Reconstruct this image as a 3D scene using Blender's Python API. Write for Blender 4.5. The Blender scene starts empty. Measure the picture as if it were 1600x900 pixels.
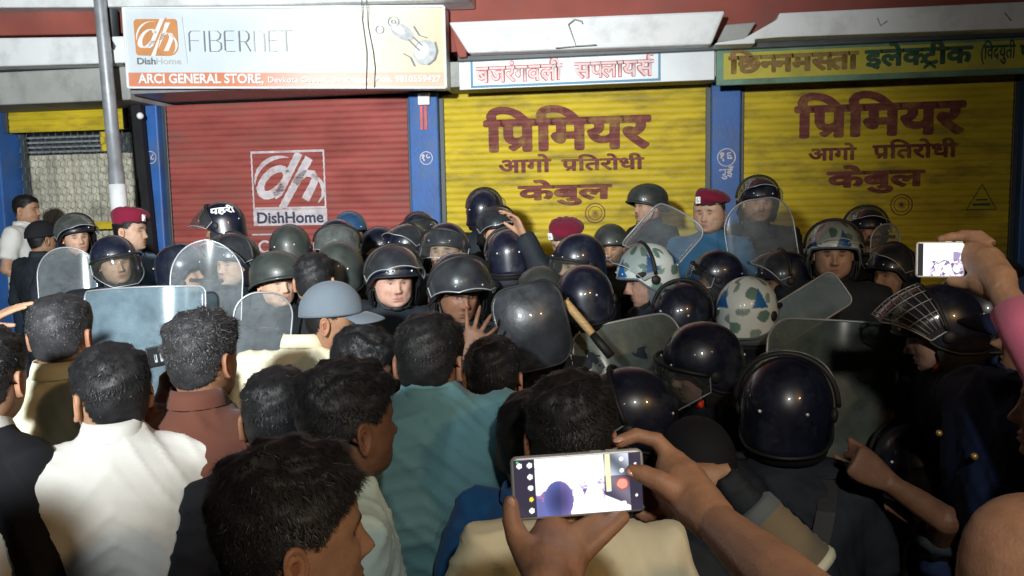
import bpy, bmesh, math, random
import numpy as np
from mathutils import Vector, Matrix, Euler
random.seed(7); RNG = np.random.default_rng(7)
SC = bpy.context.scene; COL = SC.collection
PI = math.pi
def rad(a): return math.radians(a)

# ------------------------------------------------------------------ camera
CAM_Z = 2.0; FPX = 1256.0
cd = bpy.data.cameras.new('camera'); cam = bpy.data.objects.new('camera', cd); COL.objects.link(cam)
cd.sensor_width = 36.0; cd.lens = FPX / 1600 * 36; cd.clip_start = 0.03; cd.clip_end = 200
RC = Matrix.Rotation(rad(8), 3, 'Z') @ Matrix.Rotation(rad(90 - 5.7), 3, 'X') @ Matrix.Rotation(rad(-1.1), 3, 'Z')
cam.matrix_world = Matrix.Translation((0, 0, CAM_Z)) @ RC.to_4x4()
SC.camera = cam
def ray(px, py): return RC @ Vector(((px - 800) / FPX, -(py - 450) / FPX, -1.0))
def P(px, py, d):                      # point at depth d (m along the view axis)
    return Vector((0, 0, CAM_Z)) + ray(px, py) * d
def W(px, py, Y):                      # point on the vertical plane y = Y
    r = ray(px, py); return Vector((0, 0, CAM_Z)) + r * (Y / r.y)

# ------------------------------------------------------------------ world, lamps
SC.view_settings.view_transform = 'Standard'; SC.view_settings.look = 'None'
SC.view_settings.exposure = 0.28; SC.view_settings.gamma = 1.0
SC.cycles.max_bounces = 8; SC.cycles.transparent_max_bounces = 12; SC.cycles.diffuse_bounces = 3
SC.cycles.sample_clamp_indirect = 4.0
wd = bpy.data.worlds.new('World'); SC.world = wd; wd.use_nodes = True
nt = wd.node_tree; bg = nt.nodes['Background']
sky = nt.nodes.new('ShaderNodeTexSky'); sky.sky_type = 'NISHITA'; sky.sun_disc = False
sky.sun_elevation = rad(-4.5); sky.sun_rotation = rad(200)
nt.links.new(sky.outputs[0], bg.inputs[0]); bg.inputs[1].default_value = 0.085
def lamp(name, loc, target, power, color, size, blend, r=0.04):
    l = bpy.data.lights.new(name, 'SPOT'); l.energy = power; l.color = color; l.spot_size = rad(size); l.spot_blend = blend
    l.shadow_soft_size = r
    o = bpy.data.objects.new(name, l); COL.objects.link(o); o.location = loc
    o.rotation_euler = (Vector(target) - Vector(loc)).to_track_quat('-Z', 'Y').to_euler(); return o
# the hand-held camera lights behind the photographer that light the scene at night
lamp('video_light', (-1.0, -1.3, 2.92), W(430, 50, 6.8), 2700, (0.93, 0.98, 1.0), 78, 1.0, 0.13)
lamp('phone_light', (0.45, -0.6, 2.85), P(1330, 480, 3.5), 125, (1.0, 0.95, 0.86), 92, 0.95, 0.06)
lamp('street_light', (3.6, -2.6, 4.2), P(1420, 760, 1.8), 260, (1.0, 0.62, 0.28), 70, 0.8, 0.12)

# ------------------------------------------------------------------ helpers
def tag(o, label=None, cat=None, group=None, kind=None):
    if label: o['label'] = label
    if cat: o['category'] = cat
    if group: o['group'] = group
    if kind: o['kind'] = kind
    return o
def empty(name, loc, label=None, cat=None, group=None, kind=None):
    o = bpy.data.objects.new(name, None); COL.objects.link(o); o.location = loc; o.empty_display_size = 0.1
    return tag(o, label, cat, group, kind)
def srgb(h):
    return tuple(((c / 255) / 12.92 if c / 255 <= 0.04045 else ((c / 255 + 0.055) / 1.055) ** 2.4) for c in h)
MATS = {}
def mat(name, col=(0.5, 0.5, 0.5), rough=0.6, spec=0.4, metal=0.0, var=0.12, vscale=8.0, bump=0.0, bscale=60.0, attr=None,
        coat=0.0, emit=None, estr=0.0, stain=None, sscale=1.5, samt=0.4, stretch=None, sheen=0.0, sss=0.0, bdist=0.004):
    if name in MATS: return MATS[name]
    m = bpy.data.materials.new(name); m.use_nodes = True; MATS[name] = m
    n = m.node_tree.nodes; L = m.node_tree.links; b = n['Principled BSDF']
    b.inputs['Roughness'].default_value = rough; b.inputs['Metallic'].default_value = metal
    b.inputs['Specular IOR Level'].default_value = spec
    if coat: b.inputs['Coat Weight'].default_value = coat; b.inputs['Coat Roughness'].default_value = 0.06
    if sheen: b.inputs['Sheen Weight'].default_value = sheen
    if sss:
        b.inputs['Subsurface Weight'].default_value = sss; b.inputs['Subsurface Radius'].default_value = (0.012, 0.004, 0.002)
        b.inputs['Subsurface Scale'].default_value = 1.0
    geo = n.new('ShaderNodeNewGeometry'); mp = n.new('ShaderNodeMapping'); L.new(geo.outputs['Position'], mp.inputs['Vector'])
    if stretch: mp.inputs['Scale'].default_value = stretch
    no = n.new('ShaderNodeTexNoise'); no.inputs['Scale'].default_value = vscale; no.inputs['Detail'].default_value = 5
    L.new(mp.outputs[0], no.inputs['Vector'])
    if attr:
        at = n.new('ShaderNodeAttribute'); at.attribute_name = attr; base = at.outputs['Color']
    else:
        rg = n.new('ShaderNodeRGB'); rg.outputs[0].default_value = (*col, 1); base = rg.outputs[0]
    mr = n.new('ShaderNodeMapRange'); mr.inputs['From Min'].default_value = 0.3; mr.inputs['From Max'].default_value = 0.7
    mr.inputs['To Min'].default_value = 1 - var; mr.inputs['To Max'].default_value = 1 + var
    L.new(no.outputs['Fac'], mr.inputs['Value'])
    mul = n.new('ShaderNodeVectorMath'); mul.operation = 'SCALE'; L.new(base, mul.inputs[0]); L.new(mr.outputs[0], mul.inputs['Scale'])
    out = mul.outputs[0]
    if stain:
        n2 = n.new('ShaderNodeTexNoise'); n2.inputs['Scale'].default_value = sscale; n2.inputs['Detail'].default_value = 7
        n2.inputs['Roughness'].default_value = 0.65
        L.new(mp.outputs[0], n2.inputs['Vector'])
        r2 = n.new('ShaderNodeMapRange'); r2.inputs['From Min'].default_value = 0.5; r2.inputs['From Max'].default_value = 0.72
        r2.inputs['To Min'].default_value = 0; r2.inputs['To Max'].default_value = samt; L.new(n2.outputs['Fac'], r2.inputs['Value'])
        mx = n.new('ShaderNodeMix'); mx.data_type = 'RGBA'; L.new(r2.outputs[0], mx.inputs['Factor'])
        L.new(out, mx.inputs['A']); mx.inputs['B'].default_value = (*stain, 1); out = mx.outputs['Result']
    L.new(out, b.inputs['Base Color'])
    rr = n.new('ShaderNodeMapRange'); rr.inputs['To Min'].default_value = max(0.02, rough - 0.08); rr.inputs['To Max'].default_value = min(1, rough + 0.08)
    L.new(no.outputs['Fac'], rr.inputs['Value']); L.new(rr.outputs[0], b.inputs['Roughness'])
    if bump:
        n3 = n.new('ShaderNodeTexNoise'); n3.inputs['Scale'].default_value = bscale; n3.inputs['Detail'].default_value = 3
        L.new(geo.outputs['Position'], n3.inputs['Vector'])
        bu = n.new('ShaderNodeBump'); bu.inputs['Strength'].default_value = bump; bu.inputs['Distance'].default_value = bdist
        L.new(n3.outputs['Fac'], bu.inputs['Height']); L.new(bu.outputs[0], b.inputs['Normal'])
    if emit:
        b.inputs['Emission Color'].default_value = (*emit, 1); b.inputs['Emission Strength'].default_value = estr
    return m
def emit_attr(name, strength):
    m = bpy.data.materials.new(name); m.use_nodes = True; n = m.node_tree.nodes; L = m.node_tree.links; b = n['Principled BSDF']
    at = n.new('ShaderNodeAttribute'); at.attribute_name = 'col'
    b.inputs['Base Color'].default_value = (0.01, 0.01, 0.01, 1); b.inputs['Roughness'].default_value = 0.1
    L.new(at.outputs['Color'], b.inputs['Emission Color']); b.inputs['Emission Strength'].default_value = strength
    MATS[name] = m; return m
def clear(name, tint, diffuse, dcol, rough=0.12, scratch=14.0):
    """clear polycarbonate: mostly see-through, a gloss by angle and a scuffed milky film"""
    m = bpy.data.materials.new(name); m.use_nodes = True; n = m.node_tree.nodes; L = m.node_tree.links
    n.remove(n['Principled BSDF']); out = n['Material Output']
    tr = n.new('ShaderNodeBsdfTransparent'); tr.inputs[0].default_value = (*tint, 1)
    gl = n.new('ShaderNodeBsdfGlossy'); gl.inputs['Roughness'].default_value = rough; gl.inputs['Color'].default_value = (1, 1, 1, 1)
    df = n.new('ShaderNodeBsdfDiffuse'); df.inputs[0].default_value = (*dcol, 1)
    fr = n.new('ShaderNodeFresnel'); fr.inputs[0].default_value = 1.28
    no = n.new('ShaderNodeTexNoise'); no.inputs['Scale'].default_value = scratch; no.inputs['Detail'].default_value = 8
    no.inputs['Roughness'].default_value = 0.7
    geo = n.new('ShaderNodeNewGeometry'); L.new(geo.outputs['Position'], no.inputs['Vector'])
    mr = n.new('ShaderNodeMapRange'); mr.inputs['From Min'].default_value = 0.3; mr.inputs['From Max'].default_value = 0.75
    mr.inputs['To Min'].default_value = diffuse * 0.45; mr.inputs['To Max'].default_value = diffuse * 1.7
    L.new(no.outputs['Fac'], mr.inputs['Value'])
    m1 = n.new('ShaderNodeMixShader'); L.new(mr.outputs[0], m1.inputs[0]); L.new(tr.outputs[0], m1.inputs[1]); L.new(df.outputs[0], m1.inputs[2])
    fm = n.new('ShaderNodeMath'); fm.operation = 'MULTIPLY'; fm.inputs[1].default_value = 0.6; L.new(fr.outputs[0], fm.inputs[0])
    fc = n.new('ShaderNodeMath'); fc.operation = 'MINIMUM'; fc.inputs[1].default_value = 0.11; L.new(fm.outputs[0], fc.inputs[0])
    m2 = n.new('ShaderNodeMixShader'); L.new(fc.outputs[0], m2.inputs[0]); L.new(m1.outputs[0], m2.inputs[1]); L.new(gl.outputs[0], m2.inputs[2])
    L.new(m2.outputs[0], out.inputs['Surface']); MATS[name] = m; return m

class MB:
    def __init__(s): s.v = []; s.f = []; s.m = []; s.c = []
    def add(s, V, F, mi=0, col=None):
        o = len(s.v); s.v.extend([tuple(map(float, p)) for p in V]); s.f.extend([tuple(i + o for i in f) for f in F]); s.m.extend([mi] * len(F))
        if col is None: s.c.extend([(1, 1, 1)] * len(V))
        elif np.ndim(col) == 1: s.c.extend([tuple(col)] * len(V))
        else: s.c.extend([tuple(c) for c in col])
    def box(s, a, b, mi=0, M=None, col=None):
        x0, y0, z0 = a; x1, y1, z1 = b
        V = [(x0, y0, z0), (x1, y0, z0), (x1, y1, z0), (x0, y1, z0), (x0, y0, z1), (x1, y0, z1), (x1, y1, z1), (x0, y1, z1)]
        if M is not None: V = [M @ Vector(p) for p in V]
        s.add(V, [(0, 3, 2, 1), (4, 5, 6, 7), (0, 1, 5, 4), (1, 2, 6, 5), (2, 3, 7, 6), (3, 0, 4, 7)], mi, col)
    def tube(s, pts, rs, n=10, mi=0, col=None, closed=False):
        pts = [Vector(p) for p in pts]; k = len(pts)
        if not hasattr(rs, '__len__'): rs = [rs] * k
        V = []; up = None
        for i, p in enumerate(pts):
            t = (pts[min(i + 1, k - 1)] - pts[max(i - 1, 0)]).normalized() if not closed else (pts[(i + 1) % k] - pts[i - 1]).normalized()
            if up is None: up = t.orthogonal().normalized()
            up = (up - t * up.dot(t)); up = up.normalized() if up.length > 1e-6 else t.orthogonal().normalized()
            q = t.cross(up)
            for j in range(n):
                a = 2 * PI * j / n; V.append(p + (up * math.cos(a) + q * math.sin(a)) * rs[i])
        F = []
        for i in range(k if closed else k - 1):
            i2 = (i + 1) % k
            for j in range(n): F.append((i * n + j, i * n + (j + 1) % n, i2 * n + (j + 1) % n, i2 * n + j))
        if not closed: F.append(tuple(range(n - 1, -1, -1))); F.append(tuple((k - 1) * n + j for j in range(n)))
        s.add(V, F, mi, col)
    def ball(s, c, r, n=10, mi=0, col=None, M=None):
        r = (r, r, r) if not hasattr(r, '__len__') else r; V = []; F = []
        m = n // 2 + 1
        for i in range(m + 1):
            a = PI * i / m
            for j in range(n):
                b = 2 * PI * j / n; q = Vector((r[0] * math.sin(a) * math.cos(b), r[1] * math.sin(a) * math.sin(b), r[2] * math.cos(a)))
                if M is not None: q = M @ q
                V.append(Vector(c) + q)
        for i in range(m):
            for j in range(n): F.append((i * n + j, (i + 1) * n + j, (i + 1) * n + (j + 1) % n, i * n + (j + 1) % n))
        s.add(V, F, mi, col)
    def loft(s, rings, mi=0, col=None, caps=True):
        n = len(rings[0]); V = [p for r in rings for p in r]; F = []
        for i in range(len(rings) - 1):
            for j in range(n): F.append((i * n + j, i * n + (j + 1) % n, (i + 1) * n + (j + 1) % n, (i + 1) * n + j))
        if caps: F.append(tuple(range(n - 1, -1, -1))); F.append(tuple((len(rings) - 1) * n + j for j in range(n)))
        s.add(V, F, mi, col)
    def mesh(s, name, mats, smooth=True):
        me = bpy.data.meshes.new(name); me.from_pydata(s.v, [], s.f)
        for m in (mats if isinstance(mats, (list, tuple)) else [mats]): me.materials.append(m)
        if len(s.f): me.polygons.foreach_set('material_index', s.m)
        if smooth: me.polygons.foreach_set('use_smooth', [True] * len(me.polygons))
        ca = me.color_attributes.new('col', 'FLOAT_COLOR', 'POINT')
        if len(s.v): ca.data.foreach_set('color', np.concatenate([np.array(s.c, float), np.ones((len(s.c), 1))], 1).ravel())
        me.update(); return me
    def build(s, name, mats, parent=None, smooth=True, **kw):
        o = bpy.data.objects.new(name, s.mesh(name, mats, smooth)); COL.objects.link(o)
        if parent: o.parent = parent
        return tag(o, **kw)
def link(name, me, parent=None, M=None, **kw):
    o = bpy.data.objects.new(name, me); COL.objects.link(o)
    if parent: o.parent = parent
    if M is not None: o.matrix_local = M
    return tag(o, **kw)
def bevelled(o, w=0.006, seg=2):
    m = o.modifiers.new('b', 'BEVEL'); m.width = w; m.segments = seg; m.limit_method = 'ANGLE'; return o
def remesh(mb, voxel, iters=4, factor=0.5):
    """fuse the closed pieces of mb into one continuous surface, return (V, F) arrays"""
    me = mb.mesh('tmp', []); o = bpy.data.objects.new('tmp', me); COL.objects.link(o)
    r = o.modifiers.new('r', 'REMESH'); r.mode = 'VOXEL'; r.voxel_size = voxel; r.use_smooth_shade = True
    if iters: q = o.modifiers.new('s', 'SMOOTH'); q.iterations = iters; q.factor = factor
    dg = bpy.context.evaluated_depsgraph_get(); ev = bpy.data.meshes.new_from_object(o.evaluated_get(dg))
    V = np.empty(len(ev.vertices) * 3); ev.vertices.foreach_get('co', V); V = V.reshape(-1, 3)
    N = np.empty(len(ev.vertices) * 3); ev.vertices.foreach_get('normal', N); N = N.reshape(-1, 3)
    F = [tuple(p.vertices) for p in ev.polygons]
    bpy.data.objects.remove(o); bpy.data.meshes.remove(me); bpy.data.meshes.remove(ev)
    return V, F, N

def join_islands(mb):
    """tie the pieces of a body together so that it is one continuous surface (the ties lie under the clothes)"""
    n = len(mb.v); par = list(range(n))
    def find(a):
        while par[a] != a: par[a] = par[par[a]]; a = par[a]
        return a
    nb = {}
    for f in mb.f:
        r = find(f[0])
        for q in f[1:]: par[find(q)] = r
        nb[f[0]] = f[1]; nb[f[1]] = f[2]; nb[f[2]] = f[0]
    rt = np.array([find(i) for i in range(n)]); V = np.array(mb.v); order = []
    for r in rt:
        if r not in order: order.append(r)
        if len(order) > 12: break
    order = list(dict.fromkeys(rt.tolist())); has = np.array([i in nb for i in range(n)])
    done = np.where((rt == order[0]) & has)[0]
    for r in order[1:]:
        idx = np.where((rt == r) & has)[0]
        if not len(idx): continue
        a = idx[::max(1, len(idx) // 150)]; b = done[::max(1, len(done) // 900)]
        D = ((V[a][:, None] - V[b][None]) ** 2).sum(-1); k = np.unravel_index(D.argmin(), D.shape); i, j = int(a[k[0]]), int(b[k[1]])
        mb.f.append((i, nb[i], nb[j], j)); mb.m.append(0); done = np.concatenate([done, idx])

# ------------------------------------------------------------------ lettering
def glyphs(s, bold=0.0, shear=0.0, res=4):
    c = bpy.data.curves.new('t', 'FONT'); c.body = s; c.offset = bold; c.shear = shear; c.resolution_u = res
    o = bpy.data.objects.new('t', c); COL.objects.link(o)
    dg = bpy.context.evaluated_depsgraph_get(); me = bpy.data.meshes.new_from_object(o.evaluated_get(dg))
    bpy.data.objects.remove(o); bpy.data.curves.remove(c); return me
def word(segs, bold=0.02, shear=0.0):
    """segs: strings laid out left to right; ('half', s) trims the stem; ('subr',) ('reph',) ('caret',) add the joined forms of ra"""
    if bold > .021:
        base, x = word(segs, .012); me = bpy.data.meshes.new('t'); base.to_mesh(me); base.free(); bm = bmesh.new(); bo = bold - .012
        for k in range(9):
            m2 = me.copy(); a = k * PI / 4; r = bo if k < 8 else 0; m2.transform(Matrix.Translation((math.cos(a) * r, math.sin(a) * r, k * .001))); bm.from_mesh(m2); bpy.data.meshes.remove(m2)
        bpy.data.meshes.remove(me); return bm, x
    bm = bmesh.new(); x = 0.0
    def quad(pts):
        vs = [bm.verts.new((p[0], p[1], 0)) for p in pts]; bm.faces.new(vs)
    for sg in segs:
        if sg == ' ': x += 0.28; continue
        if isinstance(sg, tuple) and sg[0] == 'subr':
            quad([(x - .17, .16), (x - .12, .22), (x - .40, .01), (x - .44, .08)][:1] + [(x - .12, .235), (x - .37, .0), (x - .44, .06)]); continue
        if isinstance(sg, tuple) and sg[0] == 'caret':
            for q in (-1, 1): quad([(x - .26, -.02), (x - .26, .055), (x - .26 + q * .17, -.12), (x - .26 + q * .17, -.19)] if q > 0 else [(x - .26, .055), (x - .26, -.02), (x - .43, -.19), (x - .43, -.12)])
            continue
        if isinstance(sg, tuple) and sg[0] == 'reph':
            cx = x - .05; pr = None
            for k in range(7):
                a = PI * (1.5 - k / 6 * 1.25); p = (cx - .05 + .10 * math.cos(a), .76 + .10 * math.sin(a)); q = (cx - .05 + .16 * math.cos(a), .76 + .16 * math.sin(a))
                if pr: quad([pr[0], p, q, pr[1]])
                pr = (p, q)
            continue
        half = isinstance(sg, tuple); s = sg[1] if half else sg
        me = glyphs(s, bold, 0); b2 = bmesh.new(); b2.from_mesh(me); bpy.data.meshes.remove(me)
        if half:
            xm = max(v.co.x for v in b2.verts)
            bmesh.ops.bisect_plane(b2, geom=b2.verts[:] + b2.edges[:] + b2.faces[:], plane_co=(xm - sg[2], 0, 0), plane_no=(1, 0, 0), clear_outer=True)
        mn = x
        t = bpy.data.meshes.new('t'); b2.to_mesh(t); b2.free(); t.transform(Matrix.Translation((x, 0, 0)))
        x = max(v.co.x for v in t.vertices) - bold * 1.2 if len(t.vertices) else x
        bm.from_mesh(t); bpy.data.meshes.remove(t)
    return bm, x
def bounds(bm):
    xs = [v.co.x for v in bm.verts]; ys = [v.co.y for v in bm.verts]; return min(xs), max(xs), min(ys), max(ys)
def stroke(bm, pts, w, close=False):
    """a flat stroke of width w along 2D points; w may be a list"""
    pts = [Vector((p[0], p[1], 0)) for p in pts]; k = len(pts); ws = w if hasattr(w, '__len__') else [w] * k; prev = None; first = None
    for i, p in enumerate(pts):
        a = pts[i - 1] if (i or close) else p; b = pts[(i + 1) % k] if (i < k - 1 or close) else p
        t = (b - a).normalized(); nn = Vector((-t.y, t.x, 0)) * ws[i] / 2
        cur = (bm.verts.new(p + nn), bm.verts.new(p - nn))
        if prev: bm.faces.new((prev[0], prev[1], cur[1], cur[0]))
        else: first = cur
        prev = cur
    if close: bm.faces.new((prev[0], prev[1], first[1], first[0]))
def arc(cx, cy, rx, ry, a0, a1, n=12): return [(cx + rx * math.cos(rad(a0 + (a1 - a0) * i / n)), cy + ry * math.sin(rad(a0 + (a1 - a0) * i / n))) for i in range(n + 1)]
def place_print(bm, fn, name, m, parent, cuts=None, **kw):
    """map a flat 2D drawing (x, y) to the surface with fn(x, y) -> 3D; cuts: list of y values where it is sliced so that it can bend"""
    if cuts is not None:
        for y in cuts:
            bmesh.ops.bisect_plane(bm, geom=bm.verts[:] + bm.edges[:] + bm.faces[:], plane_co=(0, y, 0), plane_no=(0, 1, 0))
    for v in bm.verts: k = v.co.z; v.co = Vector(fn(v.co.x, v.co.y)) + Vector((0, -k * .15, 0))
    me = bpy.data.meshes.new(name); bm.to_mesh(me); bm.free(); me.materials.append(m)
    return link(name, me, parent, **kw)
# ------------------------------------------------------------------ materials of the place
mat('red_shutter', (0.33, 0.078, 0.066), 0.55, 0.3, var=0.22, vscale=3, stain=(0.17, 0.085, 0.065), sscale=1.5, samt=0.9, stretch=(1, 1, 2.5), bump=0.15, bscale=90)
mat('yellow_shutter', (0.60, 0.45, 0.026), 0.55, 0.3, var=0.16, vscale=3, stain=(0.17, 0.13, 0.04), sscale=2.0, samt=0.8, stretch=(1, 1, 3.2), bump=0.15, bscale=90)
mat('blue_paint', (0.030, 0.115, 0.36), 0.5, 0.4, var=0.2, vscale=4, stain=(0.09, 0.13, 0.20), sscale=5, samt=0.6, bump=0.3, bscale=35)
mat('maroon_wall', (0.30, 0.085, 0.065), 0.75, 0.25, var=0.15, vscale=2.5, stain=(0.20, 0.10, 0.09), sscale=2, samt=0.5, bump=0.3, bscale=40)
mat('white_wall', (0.80, 0.82, 0.82), 0.7, 0.25, var=0.06, vscale=2.5, stain=(0.36, 0.36, 0.33), sscale=4.0, samt=0.45, bump=0.25, bscale=30)
mat('grey_plaster', (0.36, 0.37, 0.35), 0.85, 0.2, var=0.15, vscale=3, stain=(0.16, 0.17, 0.16), sscale=4, samt=0.6, bump=0.4, bscale=30)
mat('dark_steel', (0.045, 0.055, 0.06), 0.45, 0.5, var=0.2, vscale=8)
mat('galvanised', (0.36, 0.38, 0.40), 0.42, 0.5, metal=0.35, var=0.15, vscale=9, stain=(0.20, 0.19, 0.18), sscale=6, samt=0.6, bump=0.1)
mat('asphalt', (0.05, 0.05, 0.052), 0.9, 0.2, var=0.25, vscale=20, bump=0.5, bscale=120)
mat('concrete', (0.28, 0.27, 0.26), 0.9, 0.2, var=0.2, vscale=5, bump=0.4, bscale=50)
mat('maroon_print', (0.18, 0.048, 0.040), 0.6, 0.3, var=0.25, vscale=14, stain=(0.34, 0.22, 0.05), sscale=9, samt=0.7)
mat('white_print', (0.58, 0.53, 0.55), 0.55, 0.3, var=0.2, vscale=14, stain=(0.36, 0.14, 0.12), sscale=9, samt=0.75)
mat('dark_print', (0.05, 0.06, 0.10), 0.6, 0.3)
mat('sign_white', (0.74, 0.78, 0.80), 0.35, 0.4, var=0.05, vscale=3, stain=(0.52, 0.55, 0.55), sscale=2.5, samt=0.4)
mat('sign_print', rough=0.3, spec=0.45, var=0.04, vscale=3, attr='col', stain=(0.62, 0.62, 0.56), sscale=1.6, samt=0.25)
mat('sign_yellow', (0.48, 0.42, 0.05), 0.5, 0.35, var=0.15, vscale=5, stain=(0.22, 0.26, 0.10), sscale=4, samt=0.7)
mat('sign_green', (0.13, 0.25, 0.17), 0.5, 0.35, var=0.2, vscale=6, stain=(0.05, 0.08, 0.05), sscale=5, samt=0.6)
mat('sign_blue', (0.10, 0.27, 0.42), 0.5, 0.35, var=0.15)
mat('red_print', (0.60, 0.14, 0.12), 0.6, 0.3, var=0.2, vscale=20)
mat('pink_print', (0.74, 0.60, 0.60), 0.6, 0.3, var=0.1, vscale=20)
mat('brown_print', (0.22, 0.13, 0.04), 0.6, 0.3, var=0.3, vscale=20, stain=(0.36, 0.32, 0.06), sscale=9, samt=0.7)
mat('green_print', (0.035, 0.09, 0.05), 0.6, 0.3, var=0.3, vscale=20)
mat('grey_print', (0.22, 0.24, 0.26), 0.6, 0.3, var=0.1)
mat('pale_print', (0.56, 0.58, 0.56), 0.6, 0.3, var=0.1)
mat('orange_print', (0.66, 0.30, 0.12), 0.5, 0.3, var=0.1)
mat('plain_white', (0.85, 0.86, 0.86), 0.5, 0.3, var=0.03)
mat('silver_print', (0.50, 0.53, 0.54), 0.5, 0.3, var=0.2, vscale=25)
mat('cream_sheet', (0.50, 0.48, 0.38), 0.7, 0.2, var=0.25, vscale=5, stain=(0.14, 0.13, 0.11), sscale=3.5, samt=0.85, bump=0.4, bscale=25)
mat('wire', (0.22, 0.24, 0.22), 0.4, 0.5, metal=0.5)
mat('black_rubber', (0.012, 0.012, 0.014), 0.6, 0.4, var=0.2)

# ------------------------------------------------------------------ ground
YS = 6.85                               # plane of the roller shutters
b = MB(); n = 40
V = [(-40 + 80 * i / n, -20 + 60 * j / n, 0) for j in range(n + 1) for i in range(n + 1)]
b.add(V, [(j * (n + 1) + i, j * (n + 1) + i + 1, (j + 1) * (n + 1) + i + 1, (j + 1) * (n + 1) + i) for j in range(n) for i in range(n)])
b.build('road', MATS['asphalt'], kind='structure')
b = MB(); b.box((-11, 4.75, -0.1), (9, 9.5, 0.30)); bevelled(b.build('pavement', MATS['concrete'], smooth=False, kind='structure'), 0.02)
b = MB(); b.box((-11, 4.60, -0.1), (9, 4.746, 0.305))
bevelled(b.build('kerb', MATS['grey_plaster'], smooth=False, kind='structure'), 0.02)

# ------------------------------------------------------------------ the shop building
def X(px, py=250, Y=YS): return W(px, py, Y).x
def Z(px, py, Y=YS): return W(px, py, Y).z
HZ = 2.95
house = empty('shop_building', (0, 7.6, 0.3), 'maroon and white shop row with blue pillars between closed roller shutters behind the police', 'building')
inv = Vector((0, 7.6, 0.3))
def hpart(name, b, m, smooth=False, bev=0.006, parent=house):
    b.v = [tuple(Vector(p) - inv) for p in b.v]
    o = b.build(name, m, parent, smooth)
    if bev: bevelled(o, bev)
    return o
PIL = [(X(-40), X(14)), (X(222), X(260)), (X(641, 250, 6.75), X(686, 250, 6.75)), (X(1111, 250, 6.75), X(1157, 250, 6.75)), (X(1596, 250, 6.75), X(1642, 250, 6.75))]
for k, (x0, x1) in enumerate(PIL):
    b = MB(); b.box((x0, 6.74, 0.3), (x1, 7.2, HZ + 0.03)); hpart('pillar', b, MATS['blue_paint'], bev=0.012)
b = MB(); b.box((-11, 7.2, 0.3), (9, 7.5, 6.0)); hpart('back_wall', b, MATS['grey_plaster'])
b = MB(); b.box((X(204) - 0.05, 7.0, 0.3), (8, 7.19, HZ)); hpart('shop_front_wall', b, MATS['dark_steel'])
# lintels that carry the signs (their undersides show)
xr = X(1111, 250, 6.75)
b = MB(); b.box((X(690, 140, 6.42), 6.44, HZ + 0.02), (9, 7.19, Z(900, 92, 6.44) + 0.02)); hpart('lintel', b, MATS['grey_plaster'])
b = MB(); b.box((X(206, 140, 6.3), 6.28, HZ + 0.045), (X(690, 140, 6.4) - 0.004, 7.19, HZ + 0.09)); hpart('sign_ledge', b, MATS['galvanised'])
b = MB(); b.box((X(206, 140, 6.5) - 0.0, 6.5, HZ + 0.09), (X(690, 140, 6.4) - 0.004, 7.19, 3.62)); hpart('lintel', b, MATS['grey_plaster'])
# left bay: concrete beam
zb0 = Z(100, 178, 6.85); zb0 = W(100, 160, 6.35).z
b = MB(); b.box((-11, 6.35, zb0), (X(203, 150, 6.35), 7.19, W(100, 108, 6.35).z)); hpart('beam', b, MATS['grey_plaster'], bev=0.015)
# upper wall (maroon) and white canopy slabs
zt = W(900, 26, 6.5).z
b = MB(); b.box((-11, 6.52, 3.26), (9, 7.188, 6.0)); hpart('upper_wall', b, MATS['maroon_wall'])
def slab(pts, Y0, Y1, m, name, bev=0.012):
    """a panel whose outline is given in photo points on the plane y = Y0, with real depth to Y1"""
    q = [W(px, py, Y0) for px, py in pts]; b = MB()
    b.add([(p.x, Y0, p.z) for p in q] + [(p.x, Y1, p.z) for p in q], [tuple(range(len(q) - 1, -1, -1)), tuple(range(len(q), 2 * len(q)))] +
          [(i, (i + 1) % len(q), (i + 1) % len(q) + len(q), i + len(q)) for i in range(len(q))])
    bm = bmesh.new(); me = b.mesh('t', []); bm.from_mesh(me); bmesh.ops.recalc_face_normals(bm, faces=bm.faces[:])
    b2 = MB(); b2.add([v.co for v in bm.verts], [tuple(v.index for v in f.verts) for f in bm.faces]); bm.free()
    return hpart(name, b2, m, bev=bev)
slab([(731, 83), (1112, 69), (1134, 16), (700, 34)], 6.22, 6.515, MATS['white_wall'], 'canopy_fascia', 0.02)
slab([(716, 90), (729, 89), (729, 40), (702, 38)], 6.30, 6.51, MATS['maroon_wall'], 'canopy_end')
slab([(1120, 66), (1165, 62), (1182, 34), (1134, 38)], 6.40, 6.516, MATS['grey_plaster'], 'canopy_step')
slab([(1116, 70), (1180, 68), (1180, 61), (1220, 58), (1820, 36), (1820, -8), (1218, 20), (1214, 30), (1162, 60), (1120, 66)], 6.20, 6.398, MATS['white_wall'], 'canopy_fascia', 0.015)
slab([(-80, 106), (196, 98), (196, 56), (-80, 60)], 6.20, 6.50, MATS['white_wall'], 'canopy_fascia', 0.015)
slab([(-80, 12), (146, 11), (430, 7), (730, -2), (730, -40), (-80, -30)], 6.16, 6.50, MATS['white_wall'], 'balcony_edge', 0.015)
slab([(-80, 57), (199, 52), (199, 12.5), (-80, 13)], 6.34, 6.51, MATS['maroon_wall'], 'fascia_band')
# dark strip standing in for the shade in the gap under the canopies
b = MB(); b.box((X(716, 90, 6.4), 6.36, W(900, 88, 6.36).z), (9, 6.438, W(900, 79, 6.36).z)); hpart('gap_shade_strip', b, MATS['dark_steel'])
# bent reinforcing bar stubs on the canopy
for pts in ([(888, 38), (893, 52), (900, 72), (868, 75)], [(888, 38), (898, 30), (909, 33), (910, 37)], [(900, 72), (932, 70)], [(1371, 28), (1376, 40), (1386, 33)], [(1570, 20), (1580, 32)]):
    b = MB(); b.tube([W(x, y, 6.19) for x, y in pts], 0.0045, 6); hpart('rebar_stub', b, MATS['grey_plaster'], True, 0)

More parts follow.
